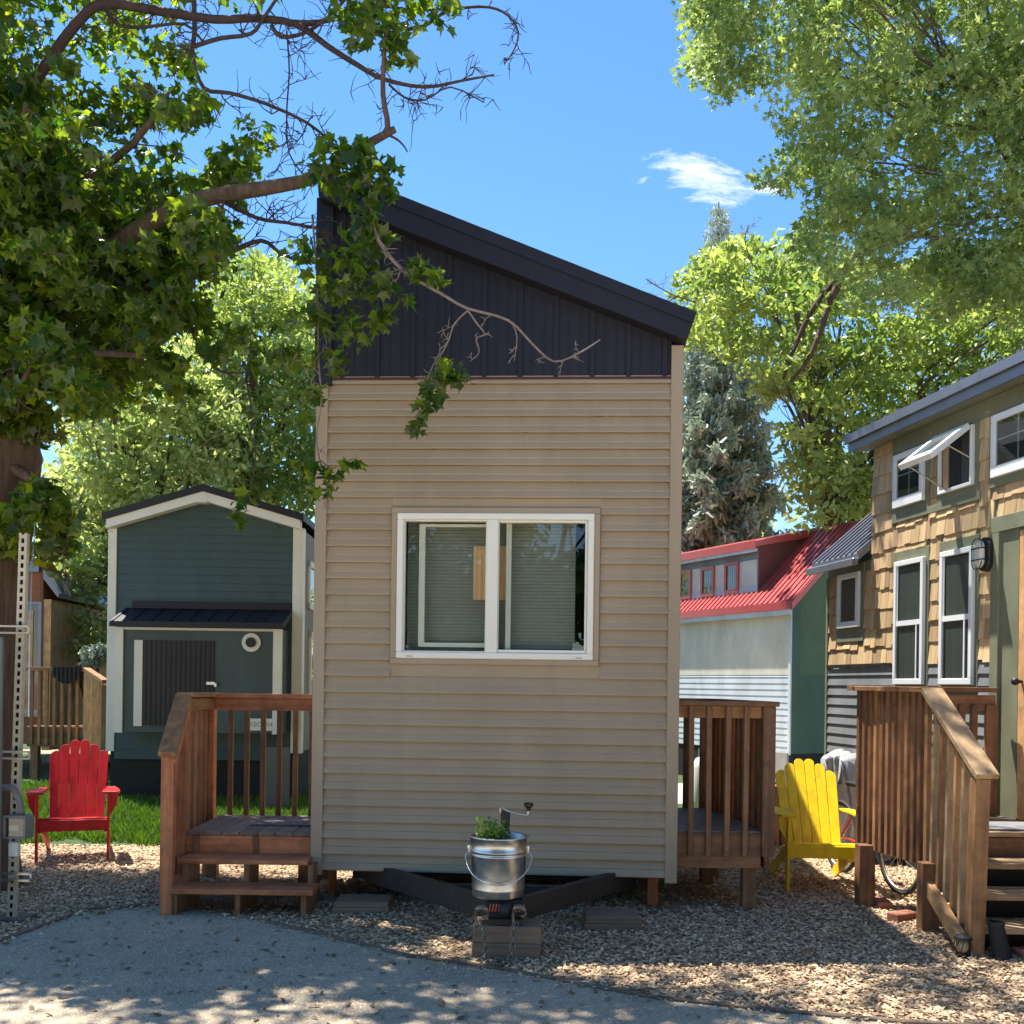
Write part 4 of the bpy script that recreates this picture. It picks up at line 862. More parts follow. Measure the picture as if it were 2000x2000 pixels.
aw = s.build('awning_sash', MT['winwhite'], f2, bevel=0.003); s = MB(); slab(x0+0.05, x1-0.05, 0.05, lw-0.05, 0.014, 0.02); s.build('pane_glass', MT['darkglass'], f2)
s = MB(); s.tube([ap_(x1-0.03, lw*0.55), (x1-0.02, -0.05, z0+0.22)], 0.006, 6); s.tube([ap_(x0+0.06, lw*0.9), (x0+0.15, -0.06, z0+0.01)], 0.006, 6); s.build('stay_arm', MT['bright'], f2)
# eave and roof
bx('soffit', MT['olive'], S, x_tall-0.12, XE, -0.16, -0.0005, ze+0.001, ze+0.03)
bx('fascia', MT['greymetal'], S, x_tall-0.14, XE, -0.19, -0.161, ze-0.01, ze+0.07)
s = MB().prism([(-0.22, ze+0.072), (-0.22, ze+0.15), (SD+0.1, ze+0.41), (SD+0.1, ze+0.33)], 'x', x_tall-0.16, XE); s.build('roof', MT['greymetal'], S)
s = MB(); x = x_tall-0.12
while x < XE: s.beam((x, -0.22, ze+0.158), (x, SD, ze+0.412), 0.03, 0.02); x += 0.23
s.build('roof_rib', MT['greymetal'], S)
# bay lower roof: slopes up away from the facade
lr0 = zlow; s = MB().prism([(-0.14, lr0-0.01), (-0.14, lr0+0.055), (0.62, lr0+0.70), (0.62, lr0+0.62)], 'x', x_end-0.09, x_tall-0.001); s.build('bay_roof', MT['greymetal'], S)
s = MB(); x = x_end-0.06
while x < x_tall-0.02: s.beam((x, -0.14, lr0+0.064), (x, 0.62, lr0+0.709), 0.03, 0.022); x += 0.115
s.build('bay_roof_rib', MT['greymetal'], S)
MB().prism([(0.0, lr0-0.2), (0.6, lr0-0.2), (0.6, lr0+0.6), (0.0, lr0+0.1)], 'x', x_end, x_end+0.02).build('bay_gable', MT['olive'], S)
bx('gutter_flashing', MT['greymetal'], S, x_end-0.12, x_tall-0.0, -0.20, -0.141, lr0-0.06, lr0+0.01, bevel=0.01)
# door
bx('door_recess', MT['olive'], S, dx0+0.101, dx0+0.31, -0.012, -0.0005, zbm, dtop-0.001)
dr = bx('door', W['gold_z'], S, dx0+0.32, dx0+1.09, -0.018, -0.0008, zbm+0.15, dtop-0.02, bevel=0.004)
s = MB()
for (a, b, c, d) in ((0.42, 0.48, 0.3, 1.95), (0.80, 0.86, 0.3, 1.95)): s.box(dx0+a, dx0+b, -0.026, -0.0185, zbm+c, zbm+d)
s.build('door_stile', W['pale_z'], dr)
kx, kz = sf(1980, 1331, -0.07); MB().lathe([(0, -0.03), (0.024, -0.02), (0.03, 0), (0.024, 0.02), (0, 0.03)], (dx0+0.37, -0.075, kz), 16).tube([(dx0+0.37, -0.02, kz), (dx0+0.37, -0.07, kz)], 0.012, 8).build('door_knob', MT['black'], dr, smooth=True)
# bulkhead lamp
lx, lz = sf(1925, 1083, -0.05); s = MB()
def pill(cx, cz, hw, hh, y0, y1, n=10):
    pts = []
    for i in range(n+1): a = math.pi*i/n; pts.append((cx+hw*math.cos(a), cz+hh-hw+hw*math.sin(a)))
    for i in range(n+1): a = math.pi+math.pi*i/n; pts.append((cx+hw*math.cos(a), cz-hh+hw+hw*math.sin(a)))
    return pts
lmp = MB().prism(pill(lx, lz, 0.075, 0.135, 0, 0), 'y', -0.075, -0.022).build('bulkhead_lamp', MT['black'], S, bevel=0.01)
MB().prism(pill(lx, lz, 0.050, 0.105, 0, 0), 'y', -0.125, -0.0755).build('lamp_glass', mat('frosted_glass', (0.62, 0.62, 0.56), 0.25), lmp, bevel=0.02)
s = MB()
for zz in (-0.045, 0.045): s.tube([(lx-0.07, -0.07, lz+zz), (lx-0.066, -0.13, lz+zz), (lx+0.066, -0.13, lz+zz), (lx+0.07, -0.07, lz+zz)], 0.005, 6)
s.tube([(p[0]*1.0, -0.128, p[1]) for p in pill(lx, lz, 0.062, 0.12, 0, 0)], 0.004, 6); s.build('lamp_cage', MT['black'], lmp)

# ================================================================== STAIR DECK (right)
T = thing('stair_deck', 'brown stained raised deck with stairs and sloping handrail at the shingled house', 'deck', (2.9, 7.0, 0))
z_f = 0.655; A_ = Vector((2.83, 6.92, 0)); Bk = Vector((2.66, 7.78, 0)); n = 6
MB().prism([(A_.x, A_.y), (3.75, 6.92), (3.72, 7.78), (Bk.x, Bk.y)], 'z', z_f-0.03, z_f).build('deck_floor', W['grey_x'], T, world=True)
board(T, 'rim_board', (A_.x, A_.y+.02, z_f-0.14), (3.75, A_.y+.02, z_f-0.14), 0.04, 0.20, 'brown'); board(T, 'deck_edge', (A_.x, A_.y-0.015, z_f-0.014), (3.75, A_.y-0.015, z_f-0.014), 0.05, 0.032, 'pale')
board(T, 'rim_board', (A_.x+.02, A_.y, z_f-0.14), (Bk.x+.02, Bk.y, z_f-0.14), 0.04, 0.20, 'brown')
board(T, 'leg', (2.63, 7.60, 0), (2.63, 7.60, z_f-0.2), 0.115, 0.115, 'brown', up=(0, 1, 0)); board(T, 'leg', (2.79, 6.84, 0), (2.79, 6.84, z_f-0.2), 0.115, 0.1, 'brown', up=(0, 1, 0))
n = 12
for i in range(n):
    f_ = i/(n-1); x = Bk.x+(A_.x-Bk.x)*f_-0.02; y = Bk.y+(A_.y-Bk.y)*f_
    board(T, 'baluster', (x, y, 0.415), (x, y, 1.595), 0.036, 0.036, ('brown', 'brown', 'brown', 'honey')[i % 4], up=(1, 0.27, 0))
board(T, 'sub_rail', (Bk.x+.03, Bk.y, 1.54), (A_.x+.03, A_.y, 1.53), 0.036, 0.09, 'brown')
board(T, 'top_rail', (Bk.x-0.10, Bk.y, 1.61), (3.66, Bk.y+0.02, 1.61), 0.13, 0.036, 'brown')
board(T, 'top_rail', (Bk.x-0.03, Bk.y-0.06, 1.609), (A_.x-0.01, A_.y+0.0, 1.604), 0.13, 0.034, 'brown')
board(T, 'sub_rail', (2.9, Bk.y, 1.51), (3.66, Bk.y, 1.51), 0.036, 0.12, 'brown')
board(T, 'bottom_rail', (2.62, Bk.y, 0.70), (3.66, Bk.y, 0.70), 0.036, 0.05, 'brown')
for px in (1848, 1874, 1898, 1932): a = P(px, 1500, Bk.y); board(T, 'baluster', (a.x, Bk.y-.02, 0.6), (a.x, Bk.y-.02, 1.5), 0.05 if px < 1930 else 0.09, 0.038, 'brown', up=(0, 1, 0))
# stairs
for i, (zz, yy) in enumerate(((0.49, 6.74), (0.33, 6.53), (0.17, 6.32))):
    board(T, 'step', (2.86, yy, zz-0.018), (4.1, yy, zz-0.018), 0.25, 0.036, 'pale'); bx_ = MB().box(2.86, 4.1, yy+0.10, yy+0.115, zz-0.19, zz-0.04).build('riser', MT['skirt'], T, world=True)
board(T, 'handrail', (2.82, 6.90, 1.605), (2.865, 6.17, 1.085), 0.145, 0.036, 'pale')
board(T, 'sub_rail', (2.83, 6.88, 1.50), (2.86, 6.24, 1.06), 0.036, 0.08, 'brown')
board(T, 'stringer', (2.79, 6.86, 0.31), (2.75, 6.20, 0.06), 0.05, 0.10, 'gold')
for i in range(6):
    f_ = (i+0.7)/6.6; y = 6.90-0.68*f_; x = 2.82+0.02*f_; board(T, 'baluster', (x-.01, y, 0.36-0.30*f_), (x+0.01, y, 1.56-0.50*f_), 0.038, 0.038, 'honey' if i % 2 else 'pale', up=(0, 1, 0))
board(T, 'post', (2.825, 6.23, 0), (2.85, 6.23, 1.07), 0.088, 0.088, 'honey', up=(0, 1, 0))
o = MB().box(2.98, 3.7, 6.96, 7.35, z_f+0.002, z_f+0.014).build('rubber_mat', MT['charcoal'], None, bevel=.003); tag(o, 'dark grey mat on the raised deck of the shingled house', 'mat')
# black tube leaning at stair foot
t = thing('black_tube', 'black plastic tube leaning at the foot of the stair post', 'tube', (2.92, 6.13, 0)); MB().tube([(0.03, 0.0, 0.0), (0.0, 0.03, 0.21)], [0.052, 0.045], 20).build('tube', MT['rubber'], t, smooth='auto'); MB().lathe([(0.040, 0.0), (0.052, 0.0), (0.052, 0.02), (0.040, 0.02), (0.040, 0.0)], (0.0, 0.03, 0.2), 20).build('rim', MT['black'], t)
t = thing('garden_lantern', 'small dark wire lantern lying on chips at the stair stringer end', 'lantern', tuple(G(1880, 1868).xy)+(0,))
MB().lathe([(0, 0.0), (0.04, 0.0), (0.045, 0.015), (0.03, 0.02)], n=16).lathe([(0.0, 0.145), (0.05, 0.12), (0.055, 0.105), (0.0, 0.105)], n=16).build('cap', MT['rubber'], t)
s = MB()
for k in range(8): a = 2*math.pi*k/8; s.tube([(0.035*math.cos(a), 0.035*math.sin(a), 0.015), (0.052*math.cos(a+.3), 0.052*math.sin(a+.3), 0.06), (0.04*math.cos(a+.6), 0.04*math.sin(a+.6), 0.105)], 0.003, 5)
s.build('wire_cage', MT['frame'], t); MB().lathe([(0, 0.02), (0.028, 0.03), (0.034, 0.06), (0.028, 0.09), (0, 0.1)], n=14).build('bulb', mat('amber_globe', (.5, .38, .2), .3), t, smooth=True)
for i, (px, py, lab) in enumerate(((1762, 1798, 'red brick on sunlit chips under the raised deck'), (1722, 1772, 'small red brick beside the deck leg'))):
    g_ = G(px, py); o = MB().box(-0.10, 0.10, -0.05, 0.05, 0, 0.06).build('brick', MT['brick'], None, bevel=0.006); o.location = (g_.x, g_.y, 0); o.rotation_euler = (0, 0, 0.5+i); tag(o, lab, 'brick')
o = MB().box(3.02, 3.75, 5.72, 6.02, 0.0, 0.035).build('paving_slab', MT['paver'], None, bevel=0.008); tag(o, 'pinkish paving slab before the lowest stair at right edge', 'paving slab')
o = MB().box(3.05, 3.9, 6.05, 6.25, 0.0, 0.05).build('paving_slab', MT['brick'], None, bevel=0.008); tag(o, 'darker red paving slab tucked under the lowest stair', 'paving slab')
# ================================================================== ADIRONDACK CHAIRS
def adirondack(label, loc, rz, m, recline=27, group=None, w=0.60):
    t = thing('adirondack_chair', label, 'chair', loc, rz, group); hw = w/2
    th = R(recline); z0 = 0.30; y0 = 0.44; bwid = 0.505; ns = 6
    tops = (0.70, 0.765, 0.81, 0.81, 0.765, 0.70)
    for i in range(ns):                                # back slats, fanned and rounded
        sw = bwid/ns; xb = (-bwid/2+sw*(i+.5))*0.90; xt = (-bwid/2+sw*(i+.5))*1.02; wb, wt = sw*0.86, sw*0.97
        pts = [(xb-wb/2, 0), (xb+wb/2, 0)]; hh = tops[i]; rd = wt/2; skew = (-0.25, -0.12, 0, 0, 0.12, 0.25)[i]
        for k in range(9): a = math.pi*k/8; pts.append((xt+rd*math.cos(a), hh-rd+rd*math.sin(a)*(0.9)-skew*rd*math.cos(a)*1.6))
        s = MB(); vs = []
        for off in (0, 0.020):
            for (u, v) in pts: vs.append((u, y0+v*math.sin(th)+off*math.cos(th)+0.03*(abs(u)/0.25)**2*-0.4, z0+v*math.cos(th)-off*math.sin(th)))
        n = len(pts); s.add(vs, [tuple(range(n)), tuple(range(2*n-1, n-1, -1))]+[(k, k+n, (k+1) % n+n, (k+1) % n) for k in range(n)])
        s.build('back_slat', m, t, bevel=0.003)
    for v, ww in ((0.12, 0.46), (0.42, 0.50)):
        s = MB(); y = y0+v*math.sin(th)+0.035; z = z0+v*math.cos(th)-0.02; s.beam((-ww/2, y, z), (ww/2, y, z), 0.022, 0.06); s.build('back_brace', m, t)
    for i in range(5):
        f_ = i/5; y = 0.05+0.085*i; z = 0.375-0.11*f_; MB().beam((-hw+0.02, y, z), (hw-0.02, y, z), 0.075, 0.019).build('seat_slat', m, t, bevel=0.003)
    MB().box(-hw+0.0205, hw-0.0205, -0.012, 0.012, 0.275, 0.372).build('apron', m, t, bevel=0.003)
    for sx in (-1, 1):
        x = sx*(hw-0.011)
        MB().prism([(-0.025, 0.0), (0.055, 0.0), (0.055, 0.60), (-0.025, 0.60)], 'x', x-0.0105, x+0.0105).build('front_leg', m, t, bevel=0.003)
        x2 = sx*(hw-0.033)
        MB().prism([(0.015, 0.26), (0.015, 0.36), (0.30, 0.30), (0.83, 0.085), (0.86, 0.0), (0.76, 0.0), (0.35, 0.19)], 'x', x2-0.0105, x2+0.0105).build('rear_leg', m, t, bevel=0.003)
        # arm: wide front, tapering to the back
        xi, xo = sx*(hw-0.065), sx*(hw+0.085)
        poly = [(xi, -0.07), (xo-sx*0.02, -0.085), (xo, -0.05), (xo-sx*0.01, 0.15), (sx*(hw+0.02), 0.62), (sx*(hw-0.05), 0.62), (xi, 0.25)]
        s = MB(); n = len(poly); vs = [(p[0], p[1], 0.602-0.02*(p[1] > 0.5)) for p in poly]+[(p[0], p[1], 0.622-0.02*(p[1] > 0.5)) for p in poly]
        s.add(vs, [tuple(range(n)), tuple(range(2*n-1, n-1, -1))]+[(k, k+n, (k+1) % n+n, (k+1) % n) for k in range(n)]).build('arm', m, t, bevel=0.003)
        MB().prism([(x+sx*0.0115, 0.600), (sx*(hw+0.068), 0.600), (sx*(hw+0.055), 0.50), (x+sx*0.0115, 0.40)], 'y', 0.005, 0.025).build('arm_bracket', m, t)
    return t
g0, g1 = G(77, 1682), G(206, 1687)
adirondack('bright red Adirondack chair on chips at left before the lawn', ((g0.x+g1.x)/2, (g0.y+g1.y)/2, 0), R(19), MT['red'], 25, 'Adirondack chairs')
adirondack('bright yellow Adirondack chair in front, between brown deck and stair deck', (2.47, 8.03, 0), R(-4), MT['yellow'], 30, 'Adirondack chairs')
# ================================================================== HOOK-UP PEDESTAL AND STRUT (left edge)
o = MB().box(P(-60, 1244, 6.6).x, P(2, 1244, 6.6).x, 6.6, 6.64, 0, P(4, 1244, 6.6).z).build('utility_post', MT['galv'], None, bevel=0.005); tag(o, 'grey utility pedestal post cut by the left picture edge', 'utility post')
tp, bt = P(45, 1041, 6.8), G(25, 1795); bt.y = 6.8
U = thing('strut_post', 'cream perforated steel strut post with crossbars beside the maple trunk', 'post', (bt.x, 6.8, 0))
d = (tp-Vector((bt.x, 6.8, 0))); s = MB(); Ln = d.length; ux = d.normalized(); sx_ = ux.cross(Vector((0, 1, 0))).normalized(); b0 = Vector((bt.x, 6.8, 0))
def st_box(s, u0, u1, t0, t1, y0, y1): # u across, t along
    vs = []
    for t_ in (t0, t1):
        for (u, y) in ((u0, y0), (u1, y0), (u1, y1), (u0, y1)): vs.append(b0+ux*t_+sx_*u+Vector((0, y, 0)))
    s.add(vs, [(3,2,1,0),(4,5,6,7),(0,1,5,4),(1,2,6,5),(2,3,7,6),(3,0,4,7)])
hwid = 0.0265
st_box(s, -hwid, -0.010, 0, Ln, 0, 0.004); st_box(s, 0.010, hwid, 0, Ln, 0, 0.004); t_ = 0.0
while t_ < Ln: st_box(s, -0.010, 0.010, t_, min(t_+0.024, Ln), 0, 0.004); t_ += 0.055
st_box(s, -hwid, -hwid+0.004, 0, Ln, 0.004, 0.04); st_box(s, hwid-0.004, hwid, 0, Ln, 0.004, 0.04)
s.build('strut_channel', MT['strut'], U, world=True); s = MB(); st_box(s, -hwid+0.004, hwid-0.004, 0, Ln, 0.036, 0.04); s.build('strut_back', MT['black'], U, world=True)
for py, x1 in ((1229, 57), (1474, 58), (1712, 60)):
    a = P(-30, py, 6.76); b = P(x1, py, 6.76); s = MB()
    for dz in (-0.022, 0.022): s.beam((a.x, 6.76, a.z+dz), (b.x, 6.76, a.z+dz), 0.03, 0.012)
    s.tube([(b.x, 6.745, a.z-0.022), (b.x+0.006, 6.745, a.z), (b.x, 6.745, a.z+0.022)], 0.008, 6); s.build('crossbar', MT['steel'] if py == 1712 else MT['strut'], U, world=True)
a, b = P(11, 1592, 6.7), P(55, 1638, 6.7); OB = thing('outlet_box', 'grey weatherproof electrical outlet box with clear cover on the strut post', 'outlet box', (a.x, 6.7, b.z))
w_, h_ = b.x-a.x, a.z-b.z; MB().box(0, w_, 0.0, 0.09, 0, h_).build('box', MT['conduit'], OB, bevel=0.01); ring(MB(), 0, w_, 0, h_, 0.016, -0.035, -0.001).build('cover_frame', MT['conduit'], OB, bevel=0.004)
bx('cover', MT['darkglass'], OB, 0.017, w_-0.017, -0.030, -0.026, 0.017, h_-0.017); bx('socket', MT['whitetrim'], OB, 0.03, w_-0.06, -0.012, -0.0005, 0.05, 0.085)
o = MB().tube(catmull([P(-30, 1542, 6.72), P(10, 1538, 6.72), P(28, 1543, 6.72), P(38, 1565, 6.72), P(42, 1590, 6.74)], 4), 0.022, 12).build('conduit', MT['conduit'], None, smooth=True); tag(o, 'grey curved conduit entering the top of the outlet box', 'conduit')
a, b = P(16, 1645, 6.7), P(34, 1674, 6.7); o = MB().box(a.x, b.x, 6.70, 6.75, b.z, a.z).build('junction_box', MT['whitetrim'], None, bevel=0.006); tag(o, 'small pale junction box below the outlet box', 'junction box')
o = MB().tube([P(63, 1095, 7.3), P(68, 1035, 7.35), P(72, 960, 7.42)], 0.004, 6).tube([P(56, 1400, 7.0), P(58, 1240, 7.1), P(63, 1095, 7.3)], 0.004, 6).build('cable', MT['bright'], None); tag(o, 'thin pale cable running up the maple trunk', 'cable')
o = MB().box(bt.x-0.1, bt.x+0.12, 6.72, 6.92, 0, 0.02).build('base_board', MT['edging'], None); tag(o, 'flat wooden base board at the foot of the strut post', 'board')

# ================================================================== SILVER TARP, BIN, BICYCLE
def drape(name, x0, x1, y0, y1, ztop, m, label, cat, sag=0.15, seed=1):
    r = random.Random(seed); n = 22; vs = []; fs = []
    for j in range(n+1):
        for i in range(n+1):
            u, v = i/n*2-1, j/n*2-1; q = max(abs(u), abs(v)); top = ztop*(1-0.0*q)
            z = ztop-0.07*math.sin(u*3+1)*math.cos(v*2) if q < 0.62 else (ztop)*(1-(q-0.62)/0.38)+0.01
            x = (x0+x1)/2+(x1-x0)/2*(u*(1.0 if q < .62 else .62/q*1.18+0.0)); y = (y0+y1)/2+(y1-y0)/2*(v*(1.0 if q < .62 else .62/q*1.18))
            f_ = 0.03*math.sin(u*14+v*3)+0.025*math.sin(v*17-u*5)+r.uniform(-.008, .008); vs.append((x+f_, y+f_*0.7, max(0.01, z+f_*0.5)))
    for j in range(n):
        for i in range(n): fs.append((j*(n+1)+i, j*(n+1)+i+1, (j+1)*(n+1)+i+1, (j+1)*(n+1)+i))
    me = bpy.data.meshes.new(name); me.from_pydata(vs, [], fs); me.materials.append(m); me.polygons.foreach_set('use_smooth', [True]*len(fs))
    o = bpy.data.objects.new(name, me); COL.objects.link(o); return tag(o, label, cat)
a = P(1618, 1475, 9.6); b = P(1690, 1475, 9.6)
drape('silver_cover', a.x-0.02, b.x+0.35, 9.45, 10.1, a.z, MT['tarp'], 'crumpled silver insulating sheet draped beside the shingled house corner', 'cover')
t = thing('wooden_bin', 'dark brown slatted wooden bin behind the yellow chair', 'bin', (P(1525, 1600, 10.4).x, 10.4, 0)); xa = P(1500, 1540, 10.4).x-P(1525, 1600, 10.4).x; zt_ = P(1525, 1536, 10.4).z
for i in range(8): bx('slat', W['brown_z'], t, xa+i*0.135, xa+0.12+i*0.135, 0, 0.03, 0, zt_-0.01*(i % 2), bevel=.003)
bx('side', W['brown_z'], t, xa, xa+1.08, 0.031, 0.8, 0, zt_-0.05)
BY = thing('bicycle', 'bicycle with black tyres parked beneath and behind the raised deck', 'bicycle', (3.05, 8.02, 0), R(100))
def wheel(cx):
    s = MB(); n = 40; ptsw = [(cx+0.30*math.cos(2*math.pi*k/n), 0, 0.318+0.30*math.sin(2*math.pi*k/n)) for k in range(n+1)]
    wh = MB().tube(ptsw, 0.018, 8, cap=False).build('tyre', MT['rubber'], BY, smooth=True)
    MB().tube([(cx+0.275*math.cos(2*math.pi*k/n), 0, 0.318+0.275*math.sin(2*math.pi*k/n)) for k in range(n+1)], 0.010, 6, cap=False).build('rim', MT['bright'], wh, smooth=True)
    for k in range(18):
        a = 2*math.pi*k/18; s.tube([(cx, 0.02*(-1)**k, 0.318), (cx+0.27*math.cos(a), 0, 0.318+0.27*math.sin(a))], 0.0018, 4)
    s.tube([(cx, -0.03, 0.318), (cx, 0.03, 0.318)], 0.016, 8); s.build('spokes', MT['bright'], wh)
wheel(0.0); wheel(0.95)
s = MB(); s.tube([(0, 0.04, 0.318), (0.14, 0.0, 0.74)], 0.014, 8); s.tube([(0.14, 0, 0.72), (0.40, 0, 0.30), (0.62, 0, 0.72), (0.16, 0, 0.66)], 0.016, 8); s.tube([(0.40, 0, 0.30), (0.95, 0, 0.318), (0.60, 0, 0.66)], 0.011, 8); s.build('frame', MT['red'], BY)
MB().tube([(0.14, 0, 0.74), (0.10, 0, 0.86), (0.12, -0.24, 0.88), (0.10, 0, 0.86), (0.12, 0.24, 0.88)], 0.012, 8).build('handlebar', MT['black'], BY); MB().box(0.55, 0.78, -0.06, 0.06, 0.78, 0.82).tube([(0.62, 0, 0.7), (0.64, 0, 0.79)], 0.012, 8).build('saddle', MT['black'], BY, bevel=0.02)
# white propane-like tank seen between balusters
g_ = P(1377, 1500, 13.5); t = thing('white_tank', 'white rounded tank seen between balusters of the right deck', 'tank', (g_.x, 13.5, 0)); MB().lathe([(0.0, 0.0), (0.14, 0.02), (0.16, 0.1), (0.16, 0.55), (0.13, 0.66), (0.06, 0.70), (0.0, 0.70)], n=24).build('tank_body', MT['whitetrim'], t, smooth=True); MB().lathe([(0.09, 0.68), (0.09, 0.80)], n=16).build('collar', MT['galv'], t)

# ================================================================== LEAVES
def maple_template(curl=0.22, fold=0.10, asym=0.0):
    pts = [(-90, .10)]
    def lobe(a, l, w): return [(a-w*1.15, l*0.62), (a-w*0.55, l*0.74), (a, l), (a+w*0.55, l*0.74), (a+w*1.15, l*0.62)]
    o = [(-100, .30)]
    right = lobe(-28, .66, 15)+[(3, .50)]+lobe(28, .92, 16)+[(58, .56)]
    o = [(-88, .22)]+right+lobe(90, 1.0, 17)
    left = [(180-a, l) for a, l in reversed(right)]
    o += left+[(-92, .22)]
    V = [(0.0, 0.0, 0.0)]
    for a, l in o: x, y = l*math.cos(R(a)), l*math.sin(R(a)); V.append((x*(1+asym*x), y, -curl*l*l+fold*abs(x)+asym*0.3*y))
    F = [(0, i, i+1) for i in range(1, len(V)-1)]
    return np.array(V, np.float32)*0.55, np.array(F)
def star_template():
    o = [(-90, .25), (-25, .65), (5, .30), (38, .9), (62, .38), (90, 1.05), (118, .38), (142, .9), (175, .30), (205, .65)]
    V = [(0.0, 0.0, 0.0)]+[(l*math.cos(R(a)), l*math.sin(R(a)), -0.2*l*l) for a, l in o]
    return np.array(V, np.float32)*0.55, np.array([(0, i, i+1) for i in range(1, len(V)-1)]+[(0, len(V)-1, 1)])
def oval_template():
    V = [(0, -.5, 0), (.24, -.1, .05), (.2, .25, .03), (0, .55, -.08), (-.2, .25, .03), (-.24, -.1, .05)]
    return np.array(V, np.float32), np.array([(0, 1, 2), (0, 2, 3), (0, 3, 4), (0, 4, 5)])
def blade_template():
    return np.array([(-.06, 0, 0), (.06, 0, 0), (0.02, 0.02, 1.0)], np.float32), np.array([(0, 1, 2)])
TP = dict(maple=maple_template(), maple2=maple_template(0.42, 0.30, 0.12), maple3=maple_template(-0.05, 0.42, -0.15), star=star_template(), oval=oval_template())
def scatter(name, C, size, template, material, parent=None, up=0.7, spread=0.9, rndv=None, hang=0.0):
    V0, F0 = TP[template] if isinstance(template, str) else template; Nn = len(C); size = np.broadcast_to(np.asarray(size, np.float32), (Nn,))*rng.uniform(0.7, 1.25, Nn)
    nrm = rng.normal(size=(Nn, 3))*spread; nrm[:, 2] += up; nrm /= np.linalg.norm(nrm, axis=1)[:, None]
    t = rng.normal(size=(Nn, 3)); t[:, 2] -= hang; t -= (t*nrm).sum(1)[:, None]*nrm; t /= np.linalg.norm(t, axis=1)[:, None]; b = np.cross(nrm, t)
    # template y axis -> t , x axis -> b
    V = (V0[None, :, 0, None]*b[:, None, :] + V0[None, :, 1, None]*t[:, None, :] + V0[None, :, 2, None]*nrm[:, None, :])*size[:, None, None] + np.asarray(C)[:, None, :]
    k = len(V0); F = (F0[None]+(np.arange(Nn)*k)[:, None, None]).reshape(-1, F0.shape[1])
    if rndv is None: rndv = rng.random(Nn)
    return fast_mesh(name, V.reshape(-1, 3), F, material, parent, np.repeat(rndv, len(F0)))
def blob_points(blobs, per):
    out = []; tone = []
    for (c, r) in blobs:
        n = int(per(r) if callable(per) else per); d = rng.normal(size=(n, 3)); d /= np.linalg.norm(d, axis=1)[:, None]; rad = r*rng.random(n)**0.45
        p = d*rad[:, None]*np.array([1, 1, 0.62]); out.append(p+np.array(c)); tone.append(np.clip(rng.normal(rng.uniform(.1, .85), 0.22, n), 0, 1))
    return np.concatenate(out), np.concatenate(tone)
LM = dict(
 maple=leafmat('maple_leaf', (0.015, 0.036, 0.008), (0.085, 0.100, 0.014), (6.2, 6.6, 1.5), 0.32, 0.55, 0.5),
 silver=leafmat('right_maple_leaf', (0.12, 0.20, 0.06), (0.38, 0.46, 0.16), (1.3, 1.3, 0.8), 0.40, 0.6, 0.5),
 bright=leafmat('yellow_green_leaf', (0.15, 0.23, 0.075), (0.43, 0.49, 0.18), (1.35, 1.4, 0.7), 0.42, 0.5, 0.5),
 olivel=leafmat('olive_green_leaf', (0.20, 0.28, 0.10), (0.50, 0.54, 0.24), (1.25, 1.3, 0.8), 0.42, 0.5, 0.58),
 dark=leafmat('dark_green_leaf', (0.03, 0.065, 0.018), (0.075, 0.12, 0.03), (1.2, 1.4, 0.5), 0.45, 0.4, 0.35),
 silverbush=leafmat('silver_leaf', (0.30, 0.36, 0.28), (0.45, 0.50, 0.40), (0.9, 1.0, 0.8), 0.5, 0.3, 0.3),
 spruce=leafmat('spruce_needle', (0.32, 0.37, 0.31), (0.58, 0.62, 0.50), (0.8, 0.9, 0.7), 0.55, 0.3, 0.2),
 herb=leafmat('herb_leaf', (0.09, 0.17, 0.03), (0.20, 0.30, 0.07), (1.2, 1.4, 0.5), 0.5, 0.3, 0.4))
def bend(a, b, sag=0.0, k=5, jit=0.05):
    a, b = Vector(a), Vector(b); L_ = (b-a).length; out = []
    for i in range(k+1):
        t = i/k; p = a.lerp(b, t); p.z += sag*L_*4*t*(1-t); 
        if 0 < i < k: p += Vector((random.uniform(-1, 1), random.uniform(-1, 1), random.uniform(-1, 1)))*jit*L_
        out.append(p)
    return catmull(out, 2)
def tree(name, label, base, top, r0, blobs, per, size, leaf, tmpl, up=0.6, hang=0.3, group=None, nlimb=14, bark='bark2', lean=(0, 0), spread=.9, fork=0.35):
    t = thing(name, label, 'tree', tuple(base), 0, group); base = Vector(base); top = Vector(top)
    spine = bend(base, top, 0, 6, 0.025); n = len(spine)
    MB().tube(spine, [max(0.02, r0*(1-0.85*i/(n-1)))*(1.35 if i == 0 else 1) for i in range(n)], 12).build('trunk', MT[bark], t, world=True, smooth=True)
    s = MB(); pick = random.sample(blobs, min(nlimb, len(blobs)))
    for c, r in pick:
        c = Vector(c); f_ = min(0.92, max(fork, (c.z-base.z)/(top.z-base.z)*0.62)); st_ = spine[int(f_*(n-1))]; rr0 = r0*(1-0.8*f_)*0.42; pl_ = bend(st_, c, 0.06, 4, 0.05); m = len(pl_)
        s.tube(pl_, [max(0.008, rr0*(1-0.85*i/(m-1))) for i in range(m)], 7)
        for q in range(4):
            e = c+Vector((random.uniform(-1, 1), random.uniform(-1, 1), random.uniform(-.6, .6)))*r*1.1; k_ = pl_[int(m*random.uniform(.5, .95))-1]; pp = bend(k_, e, 0.02, 3, 0.06); s.tube(pp, [max(.005, rr0*0.22*(1-0.8*i/(len(pp)-1))) for i in range(len(pp))], 5)
    if pick: s.build('limb', MT[bark], t, world=True, smooth=True)
    C, tone = blob_points(blobs, per)
    scatter('crown', C, size, tmpl, LM[leaf], t, up=up, spread=spread, rndv=tone, hang=hang)
    return t
